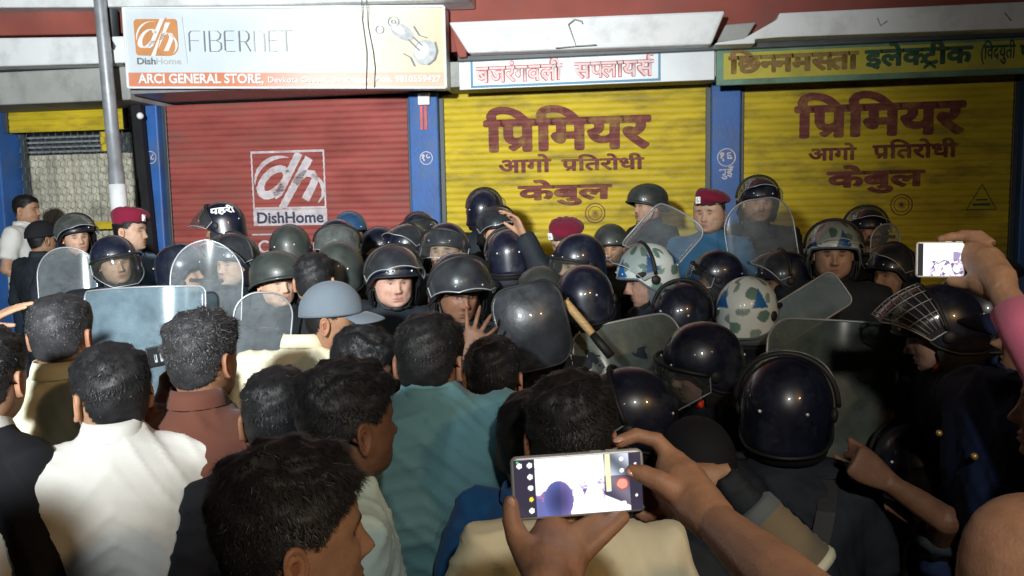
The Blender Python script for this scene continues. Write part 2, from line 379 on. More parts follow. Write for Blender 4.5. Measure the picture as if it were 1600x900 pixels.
# pillar marks: circled house numbers, white chalk
def on_plane(Y, dx=0): return lambda x, z: Vector((x, Y, z)) - inv
def pil_mark(cx, cy, r, txt, extra=None):
    c = W(cx, cy, 6.736); R_ = r / FPX * 6.75; bm = bmesh.new()
    stroke(bm, [(c.x + p[0], c.z + p[1]) for p in arc(0, 0, R_, R_, 0, 345, 18)], R_ * 0.12, True)
    place_print(bm, on_plane(6.7355), 'painted_ring', MATS['white_print'], house)
    for (t, dz, h) in [(txt, -0.35, 0.9)] + ([(extra, -2.15, 0.8)] if extra else []):
        bm, w = word([t], 0.02); s = R_ * h / 0.62
        x0, x1, y0, y1 = bounds(bm)
        place_print(bm, lambda x, y, s=s, m=(x0 + x1) / 2, dz=dz: Vector((c.x + (x - m) * s, 6.735, c.z + R_ * dz + y * s)) - inv, 'painted_number', MATS['white_print'], house)
pil_mark(1135, 246, 13, '१६', 'भुइँ'); pil_mark(666, 247, 10, '१५'); pil_mark(235, 246, 10, '१८')
b = MB(); c = W(662, 182, 6.73); b.box((c.x - 0.03, 6.725, c.z - 0.11), (c.x - 0.006, 6.739, c.z + 0.09)); b.box((c.x + 0.006, 6.725, c.z - 0.11), (c.x + 0.03, 6.739, c.z + 0.09))
hpart('red_sticker', b, MATS['red_print'], bev=0)
b = MB(); c = W(663, 155, 6.72); b.box((c.x - 0.05, 6.69, c.z - 0.05), (c.x + 0.05, 6.738, c.z + 0.05)); hpart('junction_box', b, MATS['white_wall'])

# ------------------------------------------------------------------ roller shutters, slat by slat
PITCH = 0.056
def shutter(x0, x1, z0, z1, m, label, group='roller shutters of the shop row'):
    c = Vector(((x0 + x1) / 2, YS, z0)); t = empty('roller_shutter', c, label, 'roller shutter', group)
    n = int(round((z1 - z0) / PITCH)); w = (x1 - x0) / 2 - 0.004
    prof = [(0.0, 0.0), (-0.003, 0.004), (-0.0075, 0.014), (-0.0095, 0.028), (-0.0075, 0.042), (-0.003, 0.052), (0.0, 0.0555)]
    b = MB(); V = []; k = len(prof)
    for x in (-w, w):
        V += [(x, y, z) for y, z in prof]
    F = [(i, i + k, i + k + 1, i + 1) for i in range(k - 1)]
    V += [(x, 0.004, z) for x in (-w, w) for z in (0, 0.0555)]
    F += [(2 * k, 2 * k + 1, 2 * k + 3, 2 * k + 2)]
    b.add(V, F); me = b.mesh('slat', m, True)
    for i in range(n):
        o = link('slat', me, t, Matrix.Translation((random.uniform(-.001, .001), random.uniform(-.0015, .0015), i * PITCH)))
    for x in (x0 + 0.012, x1 - 0.012):
        g = MB(); g.box((x - c.x - 0.02, -0.03, 0), (x - c.x + 0.02, 0.0, z1 - z0 - 0.01)); bevelled(g.build('guide_rail', MATS['dark_steel'], t, False), 0.004)
    t['z0'] = z0; del t['z0']
    return t, c
gap = 0.004
S_red, C_red = shutter(PIL[1][1] + gap, PIL[2][0] - gap, 0.34, HZ + 0.02, MATS['red_shutter'], 'dull red roller shutter with a white painted square logo and the word DishHome')
S_mid, C_mid = shutter(PIL[2][1] + gap, PIL[3][0] - gap, 0.34, HZ + 0.0, MATS['yellow_shutter'], 'bright yellow roller shutter lettered in maroon, between the second and third blue pillars')
S_rgt, C_rgt = shutter(PIL[3][1] + gap, PIL[4][0] - gap, 0.34, HZ + 0.0, MATS['yellow_shutter'], 'darker yellow roller shutter lettered in maroon with triangle mark, at the right end')
def shut_fn(c, off=0.0035):
    def fn(x, z):
        f = ((z - c.z) % PITCH) / PITCH
        return Vector((x, YS - 0.0095 * math.sin(PI * f) ** 0.8 - off, z)) - c
    return fn
def cuts_for(c, z0, z1):
    r = []; k = math.floor((z0 - c.z) / PITCH)
    while c.z + k * PITCH < z1:
        for q in (0.02, 0.12, 0.3, 0.5, 0.7, 0.88, 0.98): r.append(c.z + (k + q) * PITCH)
        k += 1
    return [z for z in r if z0 < z < z1]
def shut_text(t, c, segs, px0, px1, pyh, pyb, m, bold=0.03, name='lettering'):
    """lettering between photo columns px0..px1, headline at pyh and baseline at pyb (taken mid-word)"""
    pm = (px0 + px1) / 2; xa, xb = W(px0, pyb, YS).x, W(px1, pyb, YS).x; zh, zb = W(pm, pyh, YS).z, W(pm, pyb, YS).z
    bm, w = word(segs, bold); x0, x1, y0, y1 = bounds(bm)
    for v in bm.verts: v.co = Vector((xa + (v.co.x - x0) / (x1 - x0) * (xb - xa), zb + v.co.y / 0.63 * (zh - zb), v.co.z))
    _, _, a, bb = bounds(bm)
    place_print(bm, shut_fn(c), name, m, t, cuts_for(c, a, bb))
SR = ('subr',)
prem = ['िप', SR, 'िमयर']
for (t, c, q) in ((S_mid, C_mid, 0), (S_rgt, C_rgt, 1)):
    shut_text(t, c, prem, (756, 1240)[q], (1018, 1508)[q], (186, 164)[q], (232, 210)[q], MATS['maroon_print'], 0.045)
    shut_text(t, c, ['आगो'], (779, 1262)[q], (862, 1338)[q], (250, 232)[q], (269, 250)[q], MATS['maroon_print'], 0.035)
    shut_text(t, c, ['प', SR, 'ितरोधी'], (877, 1362)[q], (1007, 1496)[q], (248, 226)[q], (265, 246)[q], MATS['maroon_print'], 0.035)
    shut_text(t, c, ['केबुल'], (809, 1290)[q], (957, 1445)[q], (290, 268)[q], (311, 291)[q], MATS['maroon_print'], 0.045)
    # round trade mark under the lettering
    e = W((930, 1408)[q], (333, 320)[q], YS); bm = bmesh.new()
    for r_, w_ in ((0.082, 0.009), (0.058, 0.006)): stroke(bm, [(e.x + r_ * math.cos(a * PI / 10), e.z + r_ * math.sin(a * PI / 10)) for a in range(20)], w_, True)
    for k in range(4): stroke(bm, [(e.x + math.cos(k * PI / 4) * 0.03, e.z + math.sin(k * PI / 4) * 0.03), (e.x - math.cos(k * PI / 4) * 0.03, e.z - math.sin(k * PI / 4) * 0.03)], 0.007)
    place_print(bm, shut_fn(c), 'round_mark', MATS['maroon_print'], t, cuts_for(c, e.z - .1, e.z + .1))
e = W(1533, 312, YS); bm = bmesh.new(); h = 0.11
stroke(bm, [(e.x - h, e.z - h * .7), (e.x + h, e.z - h * .7), (e.x, e.z + h * 1.1)], 0.013, True)
stroke(bm, [(e.x - h * .6, e.z - h * .35), (e.x + h * .6, e.z - h * .35)], 0.018)
stroke(bm, [(e.x - h * .4, e.z + 0.0), (e.x + h * .4, e.z + 0.0)], 0.012)
place_print(bm, shut_fn(C_rgt), 'triangle_mark', MATS['green_print'], S_rgt, cuts_for(C_rgt, e.z - .1, e.z + .13))
# logo on the red shutter
def unit_to(c, px0, px1, py0, py1, Y=YS):
    a = W(px0, (py0 + py1) / 2, Y); b2 = W(px1, (py0 + py1) / 2, Y); zt_ = W((px0 + px1) / 2, py0, Y).z; zb_ = W((px0 + px1) / 2, py1, Y).z
    return lambda u, v: (a.x + u * (b2.x - a.x), zb_ + v * (zt_ - zb_))
def dh_logo(bm, U, frame=True, w=1.0, k=0.035):
    """joined italic letters d and h with a slash between, and two crescents; U maps the unit square"""
    L_ = abs(U(1, 0)[0] - U(0, 0)[0])
    def S(pts, ws, close=False): stroke(bm, [U(*p) for p in pts], [q * L_ for q in ws] if hasattr(ws, '__len__') else ws * L_, close)
    if frame:
        S([(0.02, 0.0), (0.02, 0.98), (0.98, 0.98), (0.98, 0.0)], k, True)
    # slanted stems on both sides of the thin slash
    S([(0.30, 0.22), (0.365, 0.26), (0.66, 0.95)], [0.10, 0.10, 0.10])
    S([(0.40, 0.0), (0.79, 0.86)], [0.095, 0.11])
    # bowl of the d
    sh = lambda p: (p[0] + (p[1] - 0.45) * 0.42, p[1])
    S([sh(p) for p in arc(0.295, 0.46, 0.15, 0.23, 35, 345, 18)], [0.09] * 10 + [0.11] * 9)
    # arch and leg of the h
    S([(0.585, 0.42), (0.65, 0.53), (0.74, 0.60), (0.83, 0.58), (0.86, 0.50), (0.82, 0.38), (0.715, 0.14), (0.64, 0.13)][:7], [0.08, 0.09, 0.09, 0.10, 0.10, 0.10, 0.11])
    # crescents
    S(arc(0.42, 0.42, 0.37, 0.47, 75, 180, 14), [0.01 + 0.05 * math.sin(PI * i / 14) for i in range(15)])
    S(arc(0.62, 0.30, 0.34, 0.34, 60, -40, 12), [0.008 + 0.045 * math.sin(PI * i / 12) for i in range(13)])
bm = bmesh.new(); U = unit_to(C_red, 393, 510, 235, 325); dh_logo(bm, U)
_, _, a, bb = bounds(bm); place_print(bm, shut_fn(C_red), 'logo', MATS['white_print'], S_red, cuts_for(C_red, a, bb))
bm = bmesh.new(); U = unit_to(C_red, 397, 512, 327, 352); q = [U(0, 0), U(1, 0), U(1, 1), U(0, 1)]
bm.faces.new([bm.verts.new((p[0], p[1], 0)) for p in q]); _, _, a, bb = bounds(bm)
place_print(bm, shut_fn(C_red), 'painted_panel', MATS['white_print'], S_red, cuts_for(C_red, a, bb))
bm, w_ = word(['DishHome'], 0.025); x0, x1, y0, y1 = bounds(bm)
for v in bm.verts: p = U(0.05 + 0.9 * (v.co.x - x0) / (x1 - x0), 0.16 + 0.68 * v.co.y / 0.7); v.co = Vector((p[0], p[1], v.co.z))
_, _, a, bb = bounds(bm); place_print(bm, shut_fn(C_red, 0.0050), 'lettering', MATS['dark_print'], S_red, cuts_for(C_red, a, bb))
bm = bmesh.new(); U = unit_to(C_red, 395, 512, 364, 400); stroke(bm, [U(0, .95), U(.36, .95)], 0.015)
for k in range(1):
    b3 = bmesh.new(); stroke(b3, [U(*p) for p in arc(0.17 + k * 0.25, 0.42, 0.075, 0.24, 50, 310, 10)], 0.02); _, _, a, bb = bounds(b3); place_print(b3, shut_fn(C_red), 'painted_letter', MATS['white_print'], S_red, cuts_for(C_red, a, bb))
_, _, a, bb = bounds(bm); place_print(bm, shut_fn(C_red), 'lower_lettering', MATS['white_print'], S_red, cuts_for(C_red, a, bb))

# ------------------------------------------------------------------ left bay: half-raised yellow shutter, window, wire grille
x0, x1 = PIL[0][1] + gap, X(204)
t, c_ = shutter(x0, x1, Z(100, 205), zb0 + 0.02, MATS['yellow_shutter'], 'yellow roller shutter pulled almost all the way up behind the pole')
grille = empty('shop_window', Vector(((x0 + x1) / 2, 6.95, 0.3)), 'shop window with wire mesh over a grubby cream sheet, behind the grey pole', 'window')
gi = Vector(((x0 + x1) / 2, 6.95, 0.3))
def gpart(name, b, m, smooth=False, kind=None):
    b.v = [tuple(Vector(p) - gi) for p in b.v]; return b.build(name, m, grille, smooth, kind=kind)
b = MB(); z0, z1 = 0.3, Z(100, 203, 6.95)
nn = 46; V = []; zs = [z0, 1.0, 1.6, 2.1, Z(100, 241, 7.0)]
for z in zs: V += [(x0 + (x1 - x0) * i / nn, 7.06 + 0.012 * math.sin(i * 1.9) + 0.01 * math.sin(i * .7 + z), z) for i in range(nn + 1)]
b.add(V, [(j * (nn + 1) + i, j * (nn + 1) + i + 1, (j + 1) * (nn + 1) + i + 1, (j + 1) * (nn + 1) + i) for j in range(4) for i in range(nn)])
gpart('cream_sheet', b, MATS['cream_sheet'], True)
b = MB(); b.box((x0, 7.10, Z(100, 241, 7.0)), (x1, 7.16, z1)); gpart('dark_glass', b, MATS['dark_steel'])
for k in range(5):
    zz = Z(100, 238 - k * 7.5, 7.05); xa, xb = X(42, 220, 7.05), X(158, 220, 7.05)
    b = MB(); b.box((xa, 7.03, zz - 0.004), (xb, 7.085, zz + 0.014)); gpart('louvre_slat', b, MATS['galvanised'])
for (pa, pb) in ((16, 20), (38, 44)):
    b = MB(); b.box((X(pa, 300, 6.98), 6.98, z0), (X(pb, 300, 6.98), 7.02, z1)); gpart('window_post', b, MATS['grey_plaster'] if pa == 16 else MATS['dark_steel'])
b = MB(); b.box((X(157, 220, 6.98), 6.98, Z(160, 236, 6.98)), (X(166, 220, 6.98), 7.02, z1)); gpart('window_post', b, MATS['yellow_shutter'])
b = MB(); zz = Z(150, 352, 6.95); b.box((X(60), 6.9, zz - 0.035), (x1, 6.96, zz + 0.035)); gpart('bottom_rail', b, MATS['yellow_shutter'])
b = MB(); s = 0.075; rows = int((z1 - 1.2) / (s * 0.86)); cols = int((x1 - x0) / s)
for r in range(rows):
    for cc in range(cols):
        ox = x0 + (cc + (0.5 if r % 2 else 0)) * s; oz = z1 - r * s * 0.86
        j = lambda: random.uniform(-.006, .006)
        a = (ox + j(), 6.955, oz); b1 = (ox + s / 2 + j(), 6.955, oz - s * 0.28 + j()); c1 = (ox - s / 2 + j(), 6.955, oz - s * 0.28 + j()); d1 = (ox + s / 2, 6.955, oz - s * .86 + j())
        b.tube([a, b1], 0.0022, 3); b.tube([a, c1], 0.0022, 3); b.tube([b1, d1], 0.0022, 3)
gpart('wire_mesh', b, MATS['wire'], kind='stuff')
# pipe: dark drain channel beside the blue pillar, with an elbow above
dp = empty('drain_pipe', W(220, 400, 6.7), 'black drain channel running down beside the first blue pillar left of the red shutter', 'drain pipe')
di = dp.location
b = MB(); pts = [(202, 100), (209, 160), (216, 240), (225, 330), (234, 420)]
for k in range(len(pts) - 1):
    a, c = W(*pts[k], 6.62), W(*pts[k + 1], 6.62)
    V = [Vector(q) - di for q in ((a.x - .055, 6.64, a.z), (a.x + .045, 6.64, a.z), (a.x + .045, 6.70, a.z), (a.x - .055, 6.70, a.z), (c.x - .055, 6.64, c.z), (c.x + .045, 6.64, c.z), (c.x + .045, 6.70, c.z), (c.x - .055, 6.70, c.z))]
    b.add(V, [(0, 1, 2, 3), (4, 7, 6, 5), (0, 4, 5, 1), (1, 5, 6, 2), (2, 6, 7, 3), (3, 7, 4, 0)])
a = W(234, 420, 6.62); b.box(Vector((a.x - .055, 6.64, .3)) - di, Vector((a.x + .045, 6.70, a.z)) - di); b.build('channel', MATS['black_rubber'], dp, False)
b = MB(); b.tube([W(x, y, 6.25) - di for x, y in ((172, -30), (173, 20), (176, 62), (184, 76), (202, 94))] + [W(204, 104, 6.6) - di], 0.055, 12); b.build('elbow', MATS['dark_steel'], dp)
b = MB(); b.ball(W(219, 181, 6.58) - di, 0.03, 10); b.build('white_cap', MATS['plain_white'], dp)
# steel pole
pole = empty('utility_pole', (W(188, 340, 6.1).x, W(188, 340, 6.1).y, 0.3), 'tall grey steel pole in front of the wire mesh window', 'pole')
pi_ = pole.location; xb = W(188, 340, 6.1); dx = W(156, 0, 6.1)
axis = lambda z: Vector((xb.x + (dx.x - xb.x) * (z - xb.z) / (dx.z - xb.z), 6.1, z)) - pi_
b = MB(); zs = [0.3, 1.2, 2.0, 2.35, 2.36, 3.0, 3.6, 5.2]; rs = [.066, .064, .062, .061, .054, .052, .048, .042]
b.tube([axis(z) for z in zs], rs, 20); b.build('shaft', MATS['galvanised'], pole)
b = MB(); b.tube([axis(z) for z in (1.95, 1.952, 2.25, 2.252)], [.0635, .066, .066, .0635], 20); b.build('painted_band', MATS['white_wall'], pole)

# ------------------------------------------------------------------ signs
def sign_root(name, c, label, group=None): return empty(name, c, label, 'shop sign', group)
# large white advertising board
q0, q1 = W(201, 137, 6.20), W(697, 137, 6.27); zt0 = W(200, 12, 6.20).z; zt1 = W(695, 10, 6.27).z
base = Vector(((q0.x + q1.x) / 2, 6.25, min(q0.z, q1.z))); big = sign_root('advertising_board', base, 'long white board reading FIBERNET and ARCI GENERAL STORE above the red shutter')
def bigp(u, v, off=0.0):
    lo = q0.lerp(q1, u); hi = Vector((q0.x, q0.y, zt0)).lerp(Vector((q1.x, q1.y, zt1)), u); p = lo.lerp(hi, v); p.y -= off; return p - base
b = MB(); nu, nv = 60, 14; V = []; C = []
def boardcol(u, v):
    if v < 0.19:
        a = srgb((218, 140, 108)); m_ = srgb((236, 212, 200)); e = srgb((228, 178, 150))
        f = min(1, max(0, (u - .35) / .25)); g = min(1, max(0, (u - .72) / .25)); col = [a[i] * (1 - f) + m_[i] * f for i in range(3)]; return [col[i] * (1 - g) + e[i] * g for i in range(3)]
    a = srgb((216, 226, 232)); m_ = srgb((238, 242, 232)); e = srgb((230, 204, 170))
    f = min(1, max(0, (u - .35) / .3)); g = min(1, max(0, (u - .66 + (v - .5) * -.10) / .32)) ** 1.3
    col = [a[i] * (1 - f) + m_[i] * f for i in range(3)]; return [col[i] * (1 - g) + e[i] * g for i in range(3)]
vs = [0.0, .06, .12, .1895, .1905] + [.19 + .81 * k / 9 for k in range(1, 10)]; nv = len(vs) - 1
for v in vs:
    for i in range(nu + 1): u = i / nu; V.append(bigp(u, v, 0.004 * math.sin(u * 9 + v))); C.append(boardcol(u, v if v != .1895 else .18))
b.add(V, [(j * (nu + 1) + i, j * (nu + 1) + i + 1, (j + 1) * (nu + 1) + i + 1, (j + 1) * (nu + 1) + i) for j in range(nv) for i in range(nu)], 0, C)
b.build('printed_sheet', MATS['sign_print'], big)
b = MB()
for k in range(2):
    pts = [bigp(0, 0), bigp(1, 0), bigp(1, 1), bigp(0, 1)]
V = [p + Vector((0, .012, 0)) for p in pts] + [p + Vector((0, .16, 0)) for p in pts]
b.add(V, [(0, 1, 2, 3), (7, 6, 5, 4), (0, 4, 5, 1), (1, 5, 6, 2), (2, 6, 7, 3), (3, 7, 4, 0)]); b.build('box_frame', MATS['plain_white'], big, False)
for (ua, va, ub, vb) in ((0, 1.0, 1, 1.0), (0, 0, 1, 0), (0, 0, 0, 1), (1, 0, 1, 1)):
    b = MB(); b.tube([bigp(ua, va, .006), bigp(ub, vb, .006)], 0.011, 6); b.build('edge_strip', MATS['plain_white'], big, False)
def big_print(bm, name, m, off=0.012, **kw): return place_print(bm, lambda u, v: bigp(u, v, off), name, m, big, **kw)
# orange tile with the white letters
AR = (q1.x - q0.x) / (zt0 - q0.z)          # width : height of the board
ux = lambda px: (px - 201) / 496; vy = lambda py: (137 - py) / 126
bm = bmesh.new(); r = []
for (cx, cy, a0, rr_) in ((282, 34, 0, 5), (223, 35, 90, 6), (223, 81, 180, 5), (271, 71, 270, 16)):
    for k in range(6): a = rad(a0 + 18 * k); r.append((ux(cx + rr_ * math.cos(a)), vy(cy - rr_ * math.sin(a))))
bm.faces.new([bm.verts.new((p[0], p[1], 0)) for p in r]); big_print(bm, 'logo_tile', MATS['orange_print'])
bm = bmesh.new(); dh_logo(bm, lambda u, v: (ux(217 + u * 70), vy(88 - v * 62)), False)
# strokes are laid in board units, so restore the true aspect
big_print(bm, 'logo_letters', MATS['plain_white'], 0.014)
bm = bmesh.new(); stroke(bm, [(ux(252), vy(82)), (ux(270), vy(27))], 0.0028); big_print(bm, 'logo_slash', MATS['orange_print'], 0.0165)
def big_text(s, pxa, pxb, pyb, h, m, bold=0.02, name='lettering', off=0.0135):
    bm, _ = word([s], bold); x0, x1, y0, y1 = bounds(bm)
    for v in bm.verts: v.co = Vector((ux(pxa + (v.co.x - x0) / (x1 - x0) * (pxb - pxa)), vy(pyb - v.co.y / 0.70 * h), v.co.z))
    big_print(bm, name, m, off)
big_text('Dish', 219, 249, 100, 10, MATS['grey_print'], 0.025); big_text('Home', 250, 290, 100, 10, MATS['pale_print'], 0.012)
big_text('ARCI GENERAL STORE,', 219, 419, 130, 14.5, MATS['plain_white'], 0.03)
big_text('Devkota Chowk, Biratnagar', 426, 583, 129, 9, MATS['plain_white'], 0.012); big_text('Mob. 9810559427', 590, 690, 128, 10, MATS['plain_white'], 0.015)
bm = bmesh.new(); stroke(bm, [(ux(295), vy(25)), (ux(300), vy(100))], 0.0015); big_print(bm, 'thin_line', MATS['pale_print'])
# FIBERNET in thin rounded strokes
def thin(pts, w=2.2): stroke(bm, [(ux(p[0]), vy(p[1])) for p in pts], w / 496)
bm = bmesh.new()
H0, H1 = 80, 48; mid = 63
thin([(305, H0), (305, 52), (308, H1), (323, H1)]); thin([(305, mid), (320, mid)]); thin([(329, H0), (329, H1)])
thin([(337, H0), (337, H1), (350, H1), (355, 53), (353, 60), (348, mid), (337, mid)]); thin([(348, mid), (355, 67), (355, 76), (350, H0), (336, H0)])
thin([(376, H1), (362, H1), (361, 51), (361, 78), (364, H0), (377, H0)]); thin([(361, mid), (375, mid)])
thin([(384, H0), (384, H1), (395, H1), (399, 53), (399, 60), (395, 65), (384, 65)]); thin([(393, 65), (401, H0)])
big_print(bm, 'thin_lettering', MATS['grey_print'], 0.0135)
bm = bmesh.new()
thin([(407, H0), (407, H1), (417, H1), (423, 52), (423, H0)]); thin([(443, H1), (431, H1), (430, 51), (430, H0), (443, H0)]); thin([(430, mid), (442, mid)])
thin([(446, H1), (468, H1)]); thin([(457, H1), (457, H0)])
big_print(bm, 'faded_lettering', MATS['pale_print'], 0.0135)
# silvery machine print at the right end of the board (kept plain)
bm = bmesh.new()
def blob(cx, cy, a, b_, rot, n=20):
    vs = []
    for k in range(n):
        t = 2 * PI * k / n; x = a * math.cos(t); y = b_ * math.sin(t); vs.append(bm.verts.new((ux(cx + x * math.cos(rot) - y * math.sin(rot)), vy(cy + x * math.sin(rot) + y * math.cos(rot)), 0)))
    bm.faces.new(vs)
blob(634, 50, 20, 11, .6); big_print(bm, 'silver_shape', MATS['silver_print'], 0.013)
bm = bmesh.new(); blob(667, 82, 17, 20, .4); big_print(bm, 'silver_shape', MATS['silver_print'], 0.013)
for q in ((628, 46, 12, 6, .6), (663, 80, 10, 13, .4)):
    bm = bmesh.new(); blob(*q); big_print(bm, 'silver_highlight', MATS['plain_white'], 0.0145)
for (cx, cy, r_) in ((601, 47, 6), (622, 35, 8), (622, 35, 3)): 
    bm = bmesh.new(); stroke(bm, [(ux(cx + r_ * math.cos(k * PI / 8)), vy(cy + r_ * math.sin(k * PI / 8))) for k in range(16)], 0.003, True); big_print(bm, 'machine_line', MATS['grey_print'], 0.0155)
for p in ([(643, 62), (660, 80)], [(650, 58), (664, 72)], [(635, 84), (646, 90), (652, 104)], [(652, 42), (660, 56), (672, 60)], [(683, 66), (686, 80), (682, 94), (672, 102)]):
    bm = bmesh.new(); thin(p, 3); big_print(bm, 'machine_line', MATS['grey_print'], 0.0155)
for pts in ([(565, -14), (566, 30), (573, 80), (573, 100), (572, 139)], [(572, -14), (575, 40), (583, 80), (586, 105), (585, 137)]):
    b = MB(); b.tube([W(x, y, 6.225 if y > 5 else 6.12) for x, y in pts], 0.003, 5)
    wi = b.build('hanging_wire', MATS['dark_steel']); tag(wi, 'thin dark wire hanging down over the white board, ' + ('left one of two' if pts[0][0] == 565 else 'right one of two'), 'wire', 'wires over the white board')
# blue bordered white sign
YF = 6.425
def flat_sign(label, px0, px1, pyt, pyb, mback, name='shop_sign', pmid=None):
    pm = pmid or (px0 + px1) / 2; a, c = W(px0, (pyt + pyb) / 2, YF).x, W(px1, (pyt + pyb) / 2, YF).x; z0, z1 = W(pm, pyb, YF).z, W(pm, pyt, YF).z
    base = Vector(((a + c) / 2, YF, z0)); t = sign_root(name, base, label)
    b = MB(); b.box((a - base.x, -.02, 0), (c - base.x, .014, z1 - z0)); bevelled(b.build('panel', mback, t, False), 0.004)
    return t, base, (a, c, z0, z1)
def frame_on(t, base, px0, px1, pyt, pyb, m, w=0.02, pm=None):
    pm = pm or (px0 + px1) / 2; a, c = W(px0, 110, YF).x - base.x, W(px1, 110, YF).x - base.x; z0, z1 = W(pm, pyb, YF).z - base.z, W(pm, pyt, YF).z - base.z
    for (p, q) in (((a, -.024, z0), (c, -.0205, z0 + w)), ((a, -.024, z1 - w), (c, -.0205, z1)), ((a, -.024, z0 + w), (a + w, -.0205, z1 - w)), ((c - w, -.024, z0 + w), (c, -.0205, z1 - w))):
        b = MB(); b.box(p, q); b.build('border', m, t, False)
def sign_text(t, base, segs, px0, px1, pyh, pyb, m, bold, off, name='lettering'):
    pm = (px0 + px1) / 2; xa, xb = W(px0, pyb, YF).x, W(px1, pyb, YF).x; zh, zb = W(pm, pyh, YF).z, W(pm, pyb, YF).z
    bm, w = word(segs, bold); x0, x1, y0, y1 = bounds(bm)
    place_print(bm, lambda x, y: Vector((xa + (x - x0) / (x1 - x0) * (xb - xa) - base.x, -off, zb + y / 0.63 * (zh - zb) - base.z)), name, m, t)
t, base_, R1 = flat_sign('white sign with blue border and pale red hand-painted letters above the middle yellow shutter', 718, 1116, 84, 133, MATS['sign_white'])
frame_on(t, base_, 736, 1032, 85.5, 132.5, MATS['sign_blue'], 0.018, 884)
w1 = ['बजरंगवली']; w2 = ['स', 'प'][:1] + [('half', 'प', 0.13), 'लाय', 'स', ('reph',)]
for (ws, a, c, hy, by) in ((w1, 744, 880, 104, 127), (w2, 897, 1022, 97, 120)):
    sign_text(t, base_, ws, a, c, hy, by, MATS['red_print'], 0.05, 0.0225); sign_text(t, base_, ws, a, c, hy, by, MATS['pink_print'], 0.012, 0.0245)
t, base_, R1 = flat_sign('green bordered yellow sign with brown and green letters above the right yellow shutter', 1119, 1760, 66, 125, MATS['sign_green'], pmid=1360)
b = MB(); a, c = W(1130, 100, YF).x - base_.x, W(1745, 100, YF).x - base_.x; b.box((a, -.0235, W(1360, 116, YF).z - base_.z), (c, -.0205, W(1360, 74, YF).z - base_.z)); b.build('face', MATS['sign_yellow'], t, False)
sign_text(t, base_, ['िछ', ('half', 'न', 0.14), 'नम', ('half', 'स', 0.14), 'ता'], 1137, 1341, 86, 111, MATS['brown_print'], 0.05, 0.0255)
sign_text(t, base_, ['इले', ('half', 'क', 0.18), 'ट', ('caret',), 'ीक'], 1349, 1518, 77, 101, MATS['green_print'], 0.045, 0.0255)
sign_text(t, base_, ['(िवद', 'युती'], 1530, 1584, 72, 92, MATS['green_print'], 0.03, 0.0255)
sign_text(t, base_, ['पसल)'], 1590, 1660, 70, 90, MATS['green_print'], 0.03, 0.0255)
# ------------------------------------------------------------------ people: materials
mat('skin', rough=0.56, spec=0.32, var=0.16, vscale=38, attr='col', bump=0.35, bscale=230, bdist=0.0022, sss=0.06)
mat('hair', rough=0.55, spec=0.35, var=0.3, vscale=40, attr='col')
def cloth(name, col, rough=0.85, var=0.08, bump=0.3, sheen=0.1, spec=0.15): return mat('cloth_' + name, col, rough, spec, var=var, vscale=7, bump=bump, bscale=330, bdist=0.002, sheen=sheen if max(col) > .1 else 0)
cloth('white', (0.62, 0.62, 0.58)); cloth('cream', (0.68, 0.64, 0.46)); cloth('pale_yellow', (0.72, 0.70, 0.50)); cloth('teal', (0.12, 0.27, 0.31))
cloth('mint', (0.58, 0.76, 0.72)); cloth('black', (0.012, 0.013, 0.016), 0.8); cloth('rust', (0.11, 0.042, 0.028)); cloth('navy', (0.010, 0.020, 0.055), 0.8)
cloth('uniform', (0.018, 0.023, 0.029), 0.7, 0.25, 0.4); cloth('blue', (0.02, 0.10, 0.27)); cloth('police_blue', (0.045, 0.14, 0.26)); cloth('dark_jeans', (0.02, 0.03, 0.05))
cloth('beret', (0.16, 0.010, 0.030), 0.9); cloth('grey', (0.11, 0.135, 0.16)); cloth('brown', (0.10, 0.055, 0.03)); cloth('pink', (0.62, 0.16, 0.26)); cloth('dark_grey', (0.05, 0.055, 0.06))
cloth('khaki', (0.16, 0.13, 0.085)); cloth('neck_grey', (0.10, 0.12, 0.13))
mat('helmet_black', (0.008, 0.010, 0.021), 0.34, 0.5, var=0.4, vscale=14, coat=0.45, stain=(0.045, 0.050, 0.062), sscale=13, samt=0.6, bump=0.05, bscale=30)
mat('helmet_blue', (0.02, 0.06, 0.13), 0.35, 0.5, var=0.2, vscale=12, coat=0.3)
mat('helmet_green', (0.035, 0.042, 0.038), 0.45, 0.5, var=0.3, vscale=15, coat=0.2)
mat('helmet_camo', rough=0.4, spec=0.45, var=0.12, vscale=10, attr='col', coat=0.25)
mat('strap_black', (0.012, 0.012, 0.013), 0.6, 0.4, var=0.2)
mat('badge_silver', (0.65, 0.65, 0.62), 0.35, 0.5, metal=0.3, var=0.1)
mat('brass', (0.5, 0.34, 0.10), 0.35, 0.5, metal=0.6)
mat('red_strap', (0.75, 0.05, 0.02), 0.5, 0.4)
mat('wood', (0.46, 0.30, 0.13), 0.5, 0.4, var=0.25, vscale=30, stretch=(1, 1, 4))
mat('tan_glove', (0.28, 0.20, 0.12), 0.8, 0.2, var=0.2)
clear('visor', (0.84, 0.86, 0.86), 0.020, (0.62, 0.64, 0.60), 0.10)
clear('visor_dark', (0.58, 0.62, 0.60), 0.13, (0.42, 0.45, 0.43), 0.12)
clear('shield_blue', (0.66, 0.74, 0.78), 0.26, (0.34, 0.46, 0.53), 0.16, 5)
clear('shield_clear', (0.90, 0.93, 0.94), 0.065, (0.66, 0.72, 0.75), 0.10, 7)
clear('shield_grey', (0.40, 0.44, 0.41), 0.30, (0.24, 0.28, 0.25), 0.16, 4)
mat('shield_dark', (0.022, 0.026, 0.032), 0.36, 0.5, var=0.4, vscale=10, coat=0.3, stain=(0.10, 0.11, 0.12), sscale=9, samt=0.5, bump=0.3, bscale=14, bdist=0.01)

